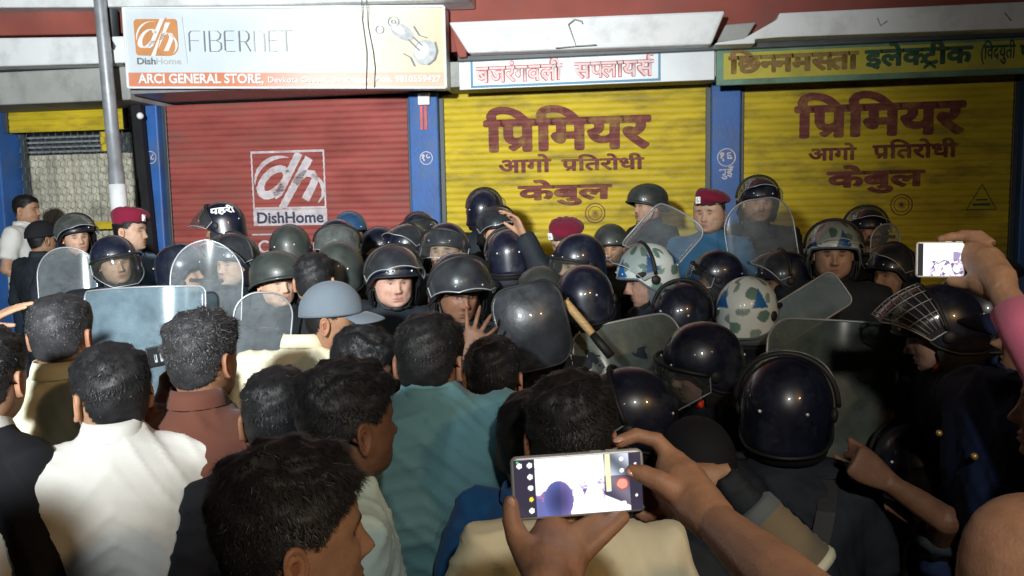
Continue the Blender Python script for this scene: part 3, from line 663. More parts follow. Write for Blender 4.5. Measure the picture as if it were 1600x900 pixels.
# ------------------------------------------------------------------ head
ZT = np.array([.118, .114, .104, .088, .065, .040, .015, -.005, -.030, -.050, -.070, -.088, -.104, -.114, -.120, -.135, -.160, -.195, -.225, -.250, -.270])
WT = np.array([.006, .028, .049, .064, .0735, .0775, .0780, .0765, .0735, .0705, .0650, .0560, .0430, .0330, .0500, .0560, .0580, .0640, .0850, .1200, .1500])
FT = np.array([.004, .026, .048, .066, .0800, .0880, .0895, .0870, .0880, .0890, .0890, .0880, .0820, .0640, .0300, .0280, .0300, .0350, .0420, .0500, .0540])
BT = np.array([.008, .034, .060, .081, .0950, .1010, .1000, .0970, .0890, .0810, .0740, .0710, .0710, .0715, .0720, .0730, .0760, .0820, .0890, .0950, .0980])
def g(x, s): return np.exp(-(x / s) ** 2)
def ringw(z): return np.interp(-z, -ZT, WT), np.interp(-z, -ZT, FT), np.interp(-z, -ZT, BT)
_zs = None
def head_grid(na=72, fine=1.0, haircol=None, hairrec=0.0, tone=(0.36, 0.20, 0.125), brow=1.0, stubble=0.0, width=1.0, nose=1.0, jaw=1.0, squint=1.0):
    zs = list(np.linspace(.118, .045, int(14 * fine))) + list(np.linspace(.040, -.118, int(44 * fine))) + list(np.linspace(-.124, -.270, int(10 * fine)))
    zs = np.array(zs); w, f, bk = ringw(zs)
    ker = np.array([.25, .5, .25])
    for arr in (w, f, bk): arr[1:-1] = np.convolve(arr, ker, 'same')[1:-1]
    # dense columns over the face
    t = np.linspace(-PI, PI, na, endpoint=False); t = t - 0.45 * np.sin(t) * (0.9)
    Zg, Tg = np.meshgrid(zs, t, indexing='ij'); Wg = w[:, None] * width; Fg = f[:, None]; Bg = bk[:, None]
    s, c = np.sin(Tg), np.cos(Tg)
    pw = 0.86
    x = Wg * np.sign(s) * np.abs(s) ** pw; y = np.where(c > 0, -Fg * np.abs(c) ** 0.92, Bg * np.abs(c) ** 0.95)
    fr = np.clip(c, 0, 1) ** 0.8
    jw = np.interp(Zg, [-.12, -.09, -.05, 0], [0, 1, .5, 0]); x *= 1 + (jaw - 1) * jw
    ax = np.abs(x)
    dy = np.zeros_like(x)
    nz = np.interp(Zg, [-.052, -.046, -.036, -.028, -.012, .004, .016], [0, .006, .0235, .0215, .0125, .006, 0])
    dy += nz * g(x, .0105) * nose
    dy += .0095 * g(ax - .0125, .0065) * g(Zg + .037, .0075) * nose              # wings of the nose
    dy -= .0115 * g(ax - .031, .0165) * g(Zg - .001, .0125)                          # eye sockets
    dy += .0062 * g(ax - .031, .0105) * g(Zg + .001, .0068)                          # eyeballs
    dy -= .0016 * g(ax - .031, .012) * (g(Zg - .0085, .0018) + .8 * g(Zg + .0085, .0018))
    dy += .0050 * g(ax - .026, .020) * g(Zg - .0185, .0065)                          # brow
    dy += .0045 * g(ax - .042, .015) * g(Zg + .026, .014)                            # cheekbones
    dy -= .0040 * g(ax - .046, .012) * g(Zg + .060, .014)
    dy -= .0016 * g(ax - .024 - (Zg + .055) * -.25, .0035) * g(Zg + .055, .012)      # fold beside the mouth
    lipx = g(x, .021)
    dy += .0062 * lipx * g(Zg + .0635, .0042) + .0072 * lipx * g(Zg + .0745, .0050) - .0050 * lipx * g(Zg + .0690, .0020)
    dy -= .0020 * g(x, .004) * g(Zg + .055, .006); dy -= .0030 * g(x, .02) * g(Zg + .085, .004)
    dy += .0065 * g(x, .019) * g(Zg + .101, .010)                                      # chin
    y = y - dy * fr
    # throat
    y = y - .006 * g(x, .012) * g(Zg + .155, .015) * fr
    C = np.ones(x.shape + (3,)) * np.array(tone)
    def paint(mask, mult): C[...] = C * (1 - mask[..., None]) + C * np.array(mult) * mask[..., None]
    front = (c > 0.1).astype(float)
    paint(np.clip(lipx * 1.3, 0, 1) * np.clip(g(Zg + .069, .0095) * 1.2, 0, 1) * front * .8, (.80, .50, .50))
    paint(lipx * g(Zg + .069, .0016) * front * .8, (.3, .2, .2))
    paint(np.clip(g(ax - .031, .0155) ** 1.0 * g(Zg - .0200 + (ax - .031) * .15 , .0042) * 1.5 * brow, 0, 1) * front, (.12, .12, .13))
    paint(np.clip(g(ax - .031, .016) * g(Zg - .002, .011), 0, 1) * front * .35, (.6, .5, .5))
    paint(g(ax - .0095, .0042) * g(Zg + .0455, .0030) * front, (.15, .1, .1))
    paint(g(ax - .030, .02) * g(Zg + .035, .02) * front * .3, (1.15, .92, .9))
    eye = ((ax - .031) / .0115) ** 2 + ((Zg + .0010) / (.0034 * squint)) ** 2 < 1
    iris = ((ax - .031) ** 2 + (Zg + .0005) ** 2 < .0050 ** 2) & eye
    lid = (((ax - .031) / .0140) ** 2 + ((Zg + .0000) / .0058) ** 2 < 1) & ~eye & (Zg > -.001)
    C[eye & (c > 0)] = (.30, .27, .25); C[iris & (c > 0)] = (.02, .012, .01); C[lid & (c > 0)] *= .35
    if stubble:
        m = np.clip((-Zg - .045) / .02, 0, 1) * np.clip((Zg + .135) / .02, 0, 1) * np.clip(c + .3, 0, 1); paint(m * stubble, (.45, .45, .5))
        paint(lipx * g(Zg + .056, .005) * front * min(1, stubble * 1.6), (.3, .3, .3))
    if haircol is not None:
        V0 = np.stack([x, y, Zg], -1).reshape(-1, 3); hm = scalp_mask(V0, soft=.022, off=-.002).reshape(x.shape); hm = np.clip(hm * (1 + .35 * np.sin(Tg * 61) * np.sin(Zg * 900)), 0, 1); paint(hm ** .8, np.array(haircol) / np.array(tone))
    n, k = x.shape; V = np.stack([x, y, Zg], -1).reshape(-1, 3); C = C.reshape(-1, 3)
    V[:, 0] += np.random.default_rng(3).normal(0, .0001, len(V))
    F = [tuple((i * k + j, i * k + (j + 1) % k, (i + 1) * k + (j + 1) % k, (i + 1) * k + j)) for i in range(n - 1) for j in range(k)]
    F = [f[::-1] for f in F]
    top = len(V); V = np.vstack([V, [0, .002, .1185]]); C = np.vstack([C, tone]); F += [(j, (j + 1) % k, top) for j in range(k)]
    return V, F, C
def ear(side, tone):
    V = []; F = []; nr, na = 7, 18
    for back in (0, 1):
        for i in range(nr + 1):
            r = i / nr
            for j in range(na):
                a = 2 * PI * j / na; wy = .0165 * (1 + .22 * math.sin(a)); yy = wy * r * math.cos(a); zz = .0315 * r * math.sin(a) - (.003 if math.sin(a) < 0 else 0) * r
                if back: th = -.001 * r
                else: th = .0075 * math.exp(-((r - .90) / .13) ** 2) - .002 * (1 - r) + (.005 * math.exp(-((r - .45) / .16) ** 2) if -.6 < math.cos(a) < 1 and math.sin(a) > -.7 and math.cos(a) > -.2 else 0) - (.005 if r < .35 else 0) + .004 * math.exp(-((math.sin(a) + 1) / .25) ** 2) * r
                out = .004 + .007 * (0.5 + .5 * yy / .0165)
                V.append((side * (.0765 + out + th - (.006 if back and r > .9 else .004 if back else 0)), .012 + yy, -.012 + zz + yy * .15))
    o = (nr + 1) * na
    for b_ in (0, 1):
        for i in range(nr):
            for j in range(na):
                q = (b_ * o + i * na + j, b_ * o + i * na + (j + 1) % na, b_ * o + (i + 1) * na + (j + 1) % na, b_ * o + (i + 1) * na + j)
                F.append(q if (b_ == 0) == (side < 0) else q[::-1])
    for j in range(na):
        q = (nr * na + j, nr * na + (j + 1) % na, o + nr * na + (j + 1) % na, o + nr * na + j); F.append(q if side < 0 else q[::-1])
    C = np.ones((len(V), 3)) * np.array(tone)
    rr = np.array([(i % o) // na / nr for i in range(len(V))]); C[(rr < .4)] *= (.62, .5, .5); C *= (1.05, .95, .93)
    return np.array(V), F, C

# ------------------------------------------------------------------ hair
def scalp_mask(V, low=-0.062, front=0.062, recede=0.0, soft=.010, off=0.0):
    x, y, z = V[:, 0], V[:, 1], V[:, 2]
    hy = np.interp(y, [-.10, -.072, -.045, -.02, .012, .045, .10], [front + recede, front - .004 + recede, .040, .006, .018, low + .012, low - .025])
    return np.clip((z - hy - off) / soft, 0, 1)
HAIRS = {}
def hair_mesh(style):
    if style in HAIRS: return HAIRS[style]
    kw = dict(black=(.013, .006, 7000, .015, .12, (.014, .014, .015), .02), neat=(.008, .005, 5000, .010, .05, (.012, .011, .012), .0), grey=(.015, .009, 7500, .014, .9, (.028, .028, .030), .45),
              thick=(.019, .008, 8000, .020, .3, (.013, .013, .014), .0), salt=(.008, .005, 6500, .009, .1, (.024, .024, .026), .30), fringe=(.004, .004, 2600, .010, 0, (.010, .009, .009), .0), big=(.019, .007, 24000, .019, .22, (.020, .020, .022), .05))[style]
    thick, lift, n, ln, curl, col, greyf = kw; r = np.random.default_rng(abs(hash(style)) % 1000 if False else len(style) * 7 + 3)
    V, F, _ = head_grid(84, 1.1); m = scalp_mask(V, front=.070 if style == 'grey' else .060)
    N = V - np.array([0, .004, .0]); N[:, 2] *= 1.0; N /= np.linalg.norm(N, axis=1)[:, None]
    lump = 1 + .30 * np.sin(V[:, 0] * 95 + 3 * np.sin(V[:, 2] * 60)) * np.sin(V[:, 1] * 80 + 2) + .12 * np.sin(V[:, 0] * 240) * np.sin(V[:, 1] * 210 + V[:, 2] * 190) + .2 * np.sin(V[:, 2] * 150 + V[:, 0] * 70)
    up = np.clip(V[:, 2] / .1 + .25, .25, 1.15)
    S = V + N * (m ** .6 * thick * up * lump + .0005)[:, None]
    mb = MB(); keep = [f for f in F if min(m[list(f)]) > 0.25 and (style != 'fringe' or max(V[list(f), 2]) < .05)]
    mb.add(S, keep, 0, np.ones((len(S), 3)) * np.array(col) * .8)
    idx = np.where((m > .05) & ((V[:, 2] < .045) if style == 'fringe' else True))[0]; idx = idx[r.integers(0, len(idx), n * 3)]
    acc = np.linalg.norm(V[idx][:, :2], axis=1) / .1; idx = idx[r.random(len(idx)) < np.clip(acc, .25, 1)][:n]
    BV, BF, BC = [], [], []
    wh = np.array([.012, .045, .118])
    for i in idx:
        p = S[i] + r.normal(0, .0022, 3) - N[i] * .002; nn = N[i]; d = V[i] - wh; d = d - nn * d.dot(nn); l = np.linalg.norm(d); d = d / (l + 1e-6)
        d = d + r.normal(0, .28 + curl, 3); d -= nn * d.dot(nn); d /= np.linalg.norm(d) + 1e-6
        L = ln * .8 * r.uniform(.5, 1.25) * (.55 + .45 * m[i]) * up[i]; sd = np.cross(nn, d) * r.uniform(.0005, .0010) * (.65 if style == 'big' else 1)
        cu = r.normal(0, curl * .5, 3)
        q1 = p + d * L * .5 + nn * lift * .26 * r.uniform(.3, 1.1) * up[i]; q2 = p + (d + cu) * L + nn * lift * .28 * r.uniform(.0, 1.1) * up[i] * (1.4 if curl > .5 else 1)
        o = len(BV); BV += [p - sd, p + sd, q1 + sd * .8, q1 - sd * .8, q2]
        BF += [(o, o + 1, o + 2, o + 3), (o + 3, o + 2, o + 4)]
        cc = np.array(col) * r.uniform(.6, 1.8)
        if r.random() < greyf: cc = np.array((.14, .14, .145)) * r.uniform(.4, 1.2)
        BC += [cc] * 5
    mb.add(BV, BF, 0, np.array(BC)); me = mb.mesh('hair', MATS['hair']); HAIRS[style] = me; return me

# ------------------------------------------------------------------ helmets, visors, berets, caps (head frame: face looks to -y)
GEAR = {}
def shell_pts(rx, ryf, ryb, z0, h, edge, nu=22, na=48, lower=.02, ex=2.0):
    R = []
    for i in range(nu + 1):
        ring = []
        for j in range(na):
            a = 2 * PI * j / na; s, c = math.sin(a), math.cos(a); ze = edge(a)
            u = i / nu; z = z0 + h - (z0 + h - ze) * (1 - math.cos(u * PI / 2) if i < nu * .0 else u ** 1.7)
            q = max(0, min(1, (z - z0) / h)); k = (1 - q ** ex) ** (1 / 2.05) if z > z0 else 1 - lower * ((z0 - z) / .1) ** 1.2
            ry = ryf if c > 0 else ryb
            ring.append((rx * s * k, -ry * c * k, z))
        R.append(ring)
    return R
def shell_mesh(name, m, mlin, rx, ryf, ryb, z0, h, edge, th=.010, col=None, **kw):
    mb = MB(); A = shell_pts(rx, ryf, ryb, z0, h, edge, **kw); B = shell_pts(rx - th, ryf - th, ryb - th, z0, h - th, lambda a: edge(a) + .001, **kw)
    na = len(A[0]); nu = len(A)
    VA = [p for r_ in A for p in r_]; VB = [p for r_ in B for p in r_]
    FA = [(i * na + j, (i + 1) * na + j, (i + 1) * na + (j + 1) % na, i * na + (j + 1) % na) for i in range(nu - 1) for j in range(na)]
    mb.add(VA, FA, 0, None if col is None else [col(p) for p in VA])
    mb.add(VB, [f[::-1] for f in FA], 1, (.02, .02, .02)); o = nu * na; e = (nu - 1) * na
    mb.f += [(e + j, o + e + j, o + e + (j + 1) % na, e + (j + 1) % na) for j in range(na)]; mb.m += [1] * na
    return mb.mesh(name, [m, mlin]), A[-1]
def riot_edge(a):
    c = math.cos(a); return float(np.interp(c, [-1, -.6, -.1, .25, .55, 1], [-.085, -.080, -.055, -.020, .030, .042]))
def camo_col(p):
    x, y, z = p; a = math.atan2(x, -y) / PI; v = math.sin(a * 17 + z * 22) + math.sin(z * 55 - a * 9 + 1.3)
    w = srgb((196, 206, 204)); t = srgb((92, 122, 112)); bl = srgb((30, 92, 150))
    tri = abs(((a * 5.0 + 10) % 1) - .5) * 2
    if .045 < z < .13 and tri < (.13 - z) / .085 * .95: return bl if int((a * 5.0 + 10)) % 2 == 0 else w
    if v > 1.05: return t
    if v < -1.35: return srgb((120, 140, 132))
    return w
def helmet_parts(kind):
    if kind in GEAR: return GEAR[kind]
    if kind in ('riot', 'blue', 'camo', 'green'):
        m = MATS[dict(riot='helmet_black', blue='helmet_blue', camo='helmet_camo', green='helmet_green')[kind]]
        hi = kind == 'camo'
        me, edge = shell_mesh('helmet', m, MATS['strap_black'], .124, .137, .150, .030, .137, riot_edge, col=camo_col if hi else None, nu=60 if hi else 22, na=150 if hi else 48)
        mb = MB(); step = 3 if hi else 1; mb.tube([Vector(p) for p in edge[::step]], .0055, 6, closed=True); rim = mb.mesh('rim', MATS['strap_black'] if kind != 'camo' else MATS['cloth_neck_grey'])
        extra = []
        for s in (-1, 1):
            mb = MB(); mb.ball((s * .126, .004, .006), (.010, .022, .022), 14); extra.append(('pivot', mb.mesh('pivot', MATS['strap_black'])))
            mb = MB(); mb.ball((s * .058, -.1235, .062), (.005, .004, .005), 8); extra.append(('rivet', mb.mesh('rivet', MATS['badge_silver'])))
            mb = MB(); mb.ball((s * .060, .136, .035), (.005, .004, .005), 8); extra.append(('rivet', mb.mesh('rivet', MATS['badge_silver'])))
        if kind == 'camo':
            for s in (-1, 1):
                mb = MB(); mb.ball((s * .119, -.055, .045), (.007, .026, .013), 14); extra.append(('vent', mb.mesh('vent', MATS['strap_black'])))
        # neck guard of padded cloth
        mb = MB(); V = []; na = 25
        for k, (rr, z) in enumerate(((1.0, -.03), (1.0, -.07), (.94, -.095), (.88, -.115), (.84, -.115), (.88, -.09), (.94, -.03))):
            for j in range(na):
                a = PI * (-.60 + 1.20 * j / (na - 1)); V.append((.120 * math.sin(a) * rr, .140 * math.cos(a) * rr, z))
        mb.add(V, [(i * na + j, i * na + j + 1, (i + 1) * na + j + 1, (i + 1) * na + j) for i in range(6) for j in range(na - 1)])
        extra.append(('neck_guard', mb.mesh('neck_guard', MATS['cloth_neck_grey'] if kind == 'camo' else MATS['strap_black'])))
        # chin strap
        mb = MB(); mb.tube([(-.090, -.005, -.03), (-.082, -.030, -.085), (-.055, -.062, -.118), (0, -.078, -.127), (.055, -.062, -.118), (.082, -.030, -.085), (.090, -.005, -.03)], .0065, 6)
        mb.ball((0, -.074, -.120), (.032, .020, .014), 12); extra.append(('chin_strap', mb.mesh('chin_strap', MATS['strap_black'])))
        GEAR[kind] = (me, rim, extra)
    elif kind == 'combat':
        def ce(a): return float(np.interp(math.cos(a), [-1, -.3, .3, 1], [-.035, -.030, .012, .040]))
        me, edge = shell_mesh('helmet', MATS['helmet_green'], MATS['strap_black'], .128, .150, .150, .045, .115, ce, lower=-.05, ex=2.1)
        mb = MB(); mb.tube([Vector((p[0] * 1.03, p[1] * 1.05, p[2] - .003)) for p in edge], .006, 6, closed=True); rim = mb.mesh('rim', MATS['helmet_green'])
        mb = MB(); mb.tube([(-.092, -.005, -.03), (-.082, -.020, -.085), (-.05, -.062, -.118), (0, -.078, -.127), (.05, -.062, -.118), (.082, -.020, -.085), (.092, -.005, -.03)], .004, 6)
        GEAR[kind] = (me, rim, [('chin_strap', mb.mesh('chin_strap', MATS['strap_black']))])
    elif kind == 'beret':
        mb = MB(); R = []; na = 40
        for (k, (rr, z, sh)) in enumerate(((1.00, .040, 0), (1.02, .058, 0), (1.10, .072, .4), (1.20, .088, .8), (1.20, .104, 1), (1.08, .122, 1), (.80, .136, .9), (.40, .142, .8), (.05, .143, .8))):
            R.append([(.082 * rr * math.sin(2 * PI * j / na) + .022 * sh, .098 * rr * -math.cos(2 * PI * j / na) + .006, z - .022 * sh * math.sin(2 * PI * j / na) * rr + .012 * (-math.cos(2 * PI * j / na) < 0) * (k < 2) + .003 * math.sin(j * 1.7)) for j in range(na)])
        mb.loft(R, caps=True); me = mb.mesh('beret', MATS['cloth_beret'])
        mb = MB(); mb.tube([Vector(p) * 1.0 for p in R[0]], .005, 6, closed=True); rim = mb.mesh('band', MATS['strap_black'])
        mb = MB(); mb.box((-.046, -.107, .062), (-.018, -.098, .100)); mb.ball((-.032, -.108, .082), (.010, .006, .014), 10, 1)
        GEAR[kind] = (me, rim, [('badge', mb.mesh('badge', [MATS['plain_white'], MATS['badge_silver']], False))])
    elif kind in ('cap', 'navycap', 'blackcap'):
        m = MATS[dict(cap='cloth_grey', navycap='cloth_navy', blackcap='cloth_black')[kind]]
        def ce(a): return float(np.interp(math.cos(a), [-1, 0, 1], [.008, .022, .034]))
        me, edge = shell_mesh('cap', m, m, 0.094, .108, .120, .030, .110, ce, th=.004, lower=.0)
        mb = MB(); V = []; nu, nv = 16, 8
        for s, dz in ((0, 0), (1, -.004)):
            for i in range(nu + 1):
                a = rad(-62 + 124 * i / nu)
                for j in range(nv + 1):
                    r_ = j / nv; ext = .078 * math.cos(a) ** .6 * r_; x = .092 * math.sin(a) * (1 + .05 * r_); V.append((x, -.107 * math.cos(a) - ext, .036 - .012 * (x / .08) ** 2 - .020 * r_ ** 1.5 + dz))
        k = (nu + 1) * (nv + 1)
        F = [(i * (nv + 1) + j, i * (nv + 1) + j + 1, (i + 1) * (nv + 1) + j + 1, (i + 1) * (nv + 1) + j) for i in range(nu) for j in range(nv)]
        mb.add(V, F + [tuple(q + k for q in f[::-1]) for f in F]); e = [i * (nv + 1) + nv for i in range(nu + 1)]
        mb.f += [(e[i], e[i] + k, e[i + 1] + k, e[i + 1]) for i in range(nu)]; mb.m += [0] * nu
        rim = mb.mesh('brim', m)
        mb = MB(); mb.ball((0, .0, .137), (.008, .008, .005), 10)
        GEAR[kind] = (me, rim, [('button', mb.mesh('button', m))])
    return GEAR[kind]
def visor_mesh(lift, dark=False, narrow=False):
    key = ('visor', lift, dark, narrow)
    if key in GEAR: return GEAR[key]
    R = Matrix.Rotation(rad(-lift), 3, 'X'); pv = Vector((0, 0, .010)); nu, nv = 30, 12; z0, z1 = (-.115, .060)
    V = []; out = []
    for off in (0, -.003):
        for i in range(nu + 1):
            a = rad(-86 + 172 * i / nu); k = abs(a) / rad(86)
            lo = z0 + (.085 * max(0, k - .35) / .65) ** 1.0 * 1.0 if k > .35 else z0; hi = z1 - .03 * k ** 3
            for j in range(nv + 1):
                h = lo + (hi - lo) * j / nv; bow = 1 - .10 * ((h + .02) / .1) ** 2
                p = Vector(((.136 + off) * math.sin(a), -(.172 + off) * math.cos(a) ** .8 * bow if math.cos(a) > 0 else 0, h - .01))
                V.append(R @ (p - pv) + pv)
    k_ = (nu + 1) * (nv + 1); F = [(i * (nv + 1) + j, i * (nv + 1) + j + 1, (i + 1) * (nv + 1) + j + 1, (i + 1) * (nv + 1) + j) for i in range(nu) for j in range(nv)]
    mb = MB(); mb.add(V, F + [tuple(q + k_ for q in f[::-1]) for f in F])
    me = mb.mesh('visor', MATS['visor_dark' if dark else 'visor'])
    edge = [V[i * (nv + 1)] for i in range(nu + 1)] + [V[nu * (nv + 1) + j] for j in range(1, nv + 1)] + [V[i * (nv + 1) + nv] for i in range(nu - 1, -1, -1)] + [V[j] for j in range(nv - 1, 0, -1)]
    mb = MB(); mb.tube(edge, .0028, 5, closed=True); rm = mb.mesh('visor_edge', MATS['galvanised'])
    mb = MB(); mb.tube([V[i * (nv + 1) + nv] * 1.0 for i in range(nu + 1)], .008, 6); br = mb.mesh('visor_mount', MATS['strap_black'])
    GEAR[key] = (me, rm, br); return GEAR[key]

# ------------------------------------------------------------------ hands
def hand_pieces(mb, M, side=1, curl=0.5, spread=0.12, thumb=0.5, sc=1.0):
    """palm along +y, back of the hand to +z, thumb on the side*x side"""
    T = lambda p: M @ (Vector(p) * sc)
    rings = []
    for (y, hw, hz) in ((-.02, .024, .019), (.0, .027, .018), (.03, .036, .016), (.06, .042, .0145), (.085, .041, .0125), (.095, .036, .010)):
        rings.append([T((hw * math.cos(a) + side * .002, y, hz * math.sin(a))) for a in [2 * PI * k / 14 for k in range(14)]])
    mb.loft(rings)
    for k, (x, L) in enumerate(((.031, .92), (.0105, 1.02), (-.0105, .95), (-.031, .76))):
        p = Vector((side * x, .086 - .006 * abs(k - 1), 0)); yaw = -side * (1.5 - k) * spread; pts = [p]; rs = [.0095, .0088, .0080, .0064]; an = 0; cur = p
        cu = curl * (1 + .15 * (k - 1)) if not hasattr(curl, '__len__') else curl[k]
        for q, seg in enumerate((.046, .028, .021)):
            an += cu * (1.0, 1.1, .7)[q]
            d = Vector((-math.sin(yaw) * math.cos(an), math.cos(yaw) * math.cos(an), -math.sin(an))); cur = cur + d * seg * L; pts.append(cur)
        mb.tube([T(a) for a in pts], [r * sc * (1 if k < 3 else .88) for r in rs], 10); mb.ball(T(pts[-1]), .0066 * sc * (1 if k < 3 else .88), 8)
    a = .35 + .5 * thumb; p0 = Vector((side * .020, .012, -.006)); d = Vector((side * math.sin(a), math.cos(a), -.35)).normalized()
    p1 = p0 + d * .045; d2 = Vector((side * math.sin(a * .6), math.cos(a * .6), -.45)).normalized(); p2 = p1 + d2 * .032; p3 = p2 + Vector((side * math.sin(a * .3), math.cos(a * .3), -.5)).normalized() * .024
    mb.tube([T(q) for q in (p0, p1, p2, p3)], [.0150 * sc, .0125 * sc, .0105 * sc, .0085 * sc], 10); mb.ball(T(p3), .0086 * sc, 8)
_relaxed = {}
def relaxed_hand(side):
    if side not in _relaxed:
        mb = MB(); hand_pieces(mb, Matrix.Identity(4), side, .38, .06, .3); V, F, N = remesh(mb, .0062, 1, .4); _relaxed[side] = (V, F)
    return _relaxed[side]
def frame_from(p, d, upish):
    """matrix with +y along d and +z as near as possible to upish"""
    y = Vector(d).normalized(); z = Vector(upish); z = (z - y * z.dot(y)); z = z.normalized() if z.length > 1e-4 else y.orthogonal().normalized(); x = y.cross(z)
    return Matrix(((x.x, y.x, z.x, p[0]), (x.y, y.y, z.y, p[1]), (x.z, y.z, z.z, p[2]), (0, 0, 0, 1)))

# ------------------------------------------------------------------ whole person
TONES = dict(fair=(.46, .29, .20), mid=(.36, .205, .125), brown=(.26, .135, .078), dark=(.17, .085, .05), pink=(.44, .26, .195))
def wrinkle(V, amp, seed, k=1.0):
    x, y, z = V[:, 0] * k, V[:, 1] * k, V[:, 2] * k; s = seed * 1.7
    wx = .05 * np.sin(z * 9 + s) + .04 * np.sin(x * 11 + y * 7 + s); 
    a = np.sin((z + .7 * np.abs(x) + wx) * 46 + s) * (.5 + .5 * np.sin(x * 9 + z * 5 + s))
    b = np.sin((x * .8 - z * .75 + y * .5 + wx) * 62 + 2 * s) * (.5 + .5 * np.sin(y * 13 + z * 8 + s))
    c = np.sin((x * 1.1 + z * .5 + wx * 1.5) * 29 + s * 3)
    r = 1 - np.abs(a); q = 1 - np.abs(b)
    return amp * (.55 * (r ** 3 - .35) + .45 * (q ** 3 - .3) + .35 * c)
PEOPLE = []
def person(hx, hy, d, yaw, label, cat='person', pitch=0, roll=0, gear=None, visor=None, vdark=False, hair='black', tone='mid', shirt='uniform', style='uniform',
           legs='uniform', lean=0, tyaw=None, arms=None, group=None, hs=1.0, fine=None, stubble=.25, ground=None, amp=.0045, vox=None, nose=1.0, width=1.0, jaw=1.0, bulk=1.0, drop=0.0, seed=None, badge=False, extras=None, neck=0.0, collar=None, shift=0.0):
    rs = random.Random(len(PEOPLE) * 13 + 5); width *= rs.uniform(.96, 1.08); jaw *= rs.uniform(.92, 1.14); nose *= rs.uniform(.9, 1.25); squint = rs.uniform(.45, 1.0)
    if gear in ('riot', 'green', 'blue') and d > 2.3: pitch += rs.uniform(-5, 8); roll += rs.uniform(-7, 7); hs *= rs.uniform(.95, 1.03)
    if gear == 'riot' and visor is None: visor = rs.choice([None, 58, 68, 76])
    H = P(hx, hy, d); seed = seed if seed is not None else len(PEOPLE) + 1; PEOPLE.append(label)
    off = 8 + math.degrees(math.atan((800 - hx) / FPX)); ph = off + yaw; ty = off + (tyaw if tyaw is not None else yaw)
    gz = ground if ground is not None else (.305 if H.y > 4.75 else 0.0)
    S = hs
    Rh = (Matrix.Rotation(rad(ph), 4, 'Z') @ Matrix.Rotation(rad(pitch), 4, 'X') @ Matrix.Rotation(rad(roll), 4, 'Y'))
    Mh = Matrix.Translation(H) @ Rh @ Matrix.Scale(S, 4)
    Rt = Matrix.Rotation(rad(ty), 4, 'Z') @ Matrix.Rotation(rad(lean), 4, 'X')
    up = Rt @ Vector((0, 0, 1))
    # neck base sits below and behind the head
    if gear in ('riot', 'camo', 'blue', 'green'): gs = .95
    else: gs = 1.0
    Nk = H + Vector(RC @ Vector((shift, 0, 0))) + (Rt @ Vector((0, .022, 0))).xyz * S + Vector((0, 0, -.134 * S + neck + (.022 if gear is None or d < 3 else .008))) - (Rt @ Vector((0, 0, 1))).xyz * drop
    stature = (H.z - gz + .118); leg = max(.45, (Nk.z - gz) * .615); tl = max(.42, (Nk.z - gz) - leg) / max(.5, math.cos(rad(lean))); sc = max(.86, min(1.08, stature / 1.70))
    Mt = Matrix.Translation(Nk) @ Rt
    hip = (Mt @ Vector((0, 0, -tl))); root = Vector((hip.x, hip.y, gz))
    name = 'person'
    t = empty(name, root, label, cat, group)
    loc = lambda p: Vector(p) - root
    fn = fine or (1.0 if d < 4.2 else .7)
    # --- head, neck and torso core as one body mesh
    tone_ = np.array(TONES[tone]) * (1 + .06 * math.sin(seed * 2.3))
    V, F, C = head_grid(int(84 * fn), fn, haircol=((.02, .02, .02) if hair in ('salt', 'grey') else (.012, .011, .011)) if hair else None, tone=tone_, stubble=stubble, nose=nose, width=width, jaw=jaw, squint=squint)
    zz = V[:, 2]; wgt = np.clip((-zz - .100) / .10, 0, 1); wgt = wgt * wgt * (3 - 2 * wgt)
    A = (np.c_[V, np.ones(len(V))] @ np.array(Mh).T)[:, :3]
    Mn = Mt @ Matrix.Translation((0, -.012, .134 * S)) @ Matrix.Scale(S, 4)
    B = (np.c_[V, np.ones(len(V))] @ np.array(Mn).T)[:, :3]
    VV = A * (1 - wgt[:, None]) + B * wgt[:, None]
    body = MB(); body.add(VV - np.array(root), F, 0, C)
    for s in (-1, 1):
        if gear in ('riot', 'camo', 'blue', 'green') and abs(yaw) > 30 and d > 3: pass
        Ve, Fe, Ce = ear(s, tone_); Ve = (np.c_[Ve, np.ones(len(Ve))] @ np.array(Mh).T)[:, :3]; body.add(Ve - np.array(root), Fe, 0, Ce)
    if gear in ('beret', 'cap', 'navycap', 'blackcap', 'combat') and hair: hair = 'fringe'
    # --- arms
    sh = {s: Mt @ Vector((s * .178 * sc * bulk, .004, -.075 * sc)) for s in (-1, 1)}
    default = {s: (Mt @ Vector((s * .25 * sc, .03, -.33 * sc)), Mt @ Vector((s * .16 * sc, -.16, -.50 * sc))) for s in (-1, 1)}
    arm = dict(default); arm.update(arms or {})
    core = MB()
    rings = []
    prof = [(.025, .056, .056, .0), (.0, .070, .064, .0), (-.025, .105, .078, .004), (-.050, .150, .092, .007), (-.080, .190, .102, .008), (-.13, .20, .112, .006), (-.20, .198, .122, .0), (-.30, .185, .120, -.004), (-.40, .168, .112, -.002), (-.50, .165, .110, .0), (-tl / sc, .175, .118, .0), (-tl / sc - .06, .172, .115, 0)]
    prof = [p for p in prof if p[0] > -tl / sc - .061 and (p[0] > -tl / sc + .03 or p[0] <= -tl / sc)]
    bw = bulk * (1.10 if style == 'uniform' else 1.02)
    for (z, rx, ry, oy) in prof:
        rings.append([Mt @ Vector((sc * bw * rx * math.copysign(abs(math.cos(a)) ** .85, math.cos(a)), sc * bw * ry * math.sin(a) + oy, z * sc)) for a in [2 * PI * k / 28 for k in range(28)]])
    core.loft(rings)
    sl = {}
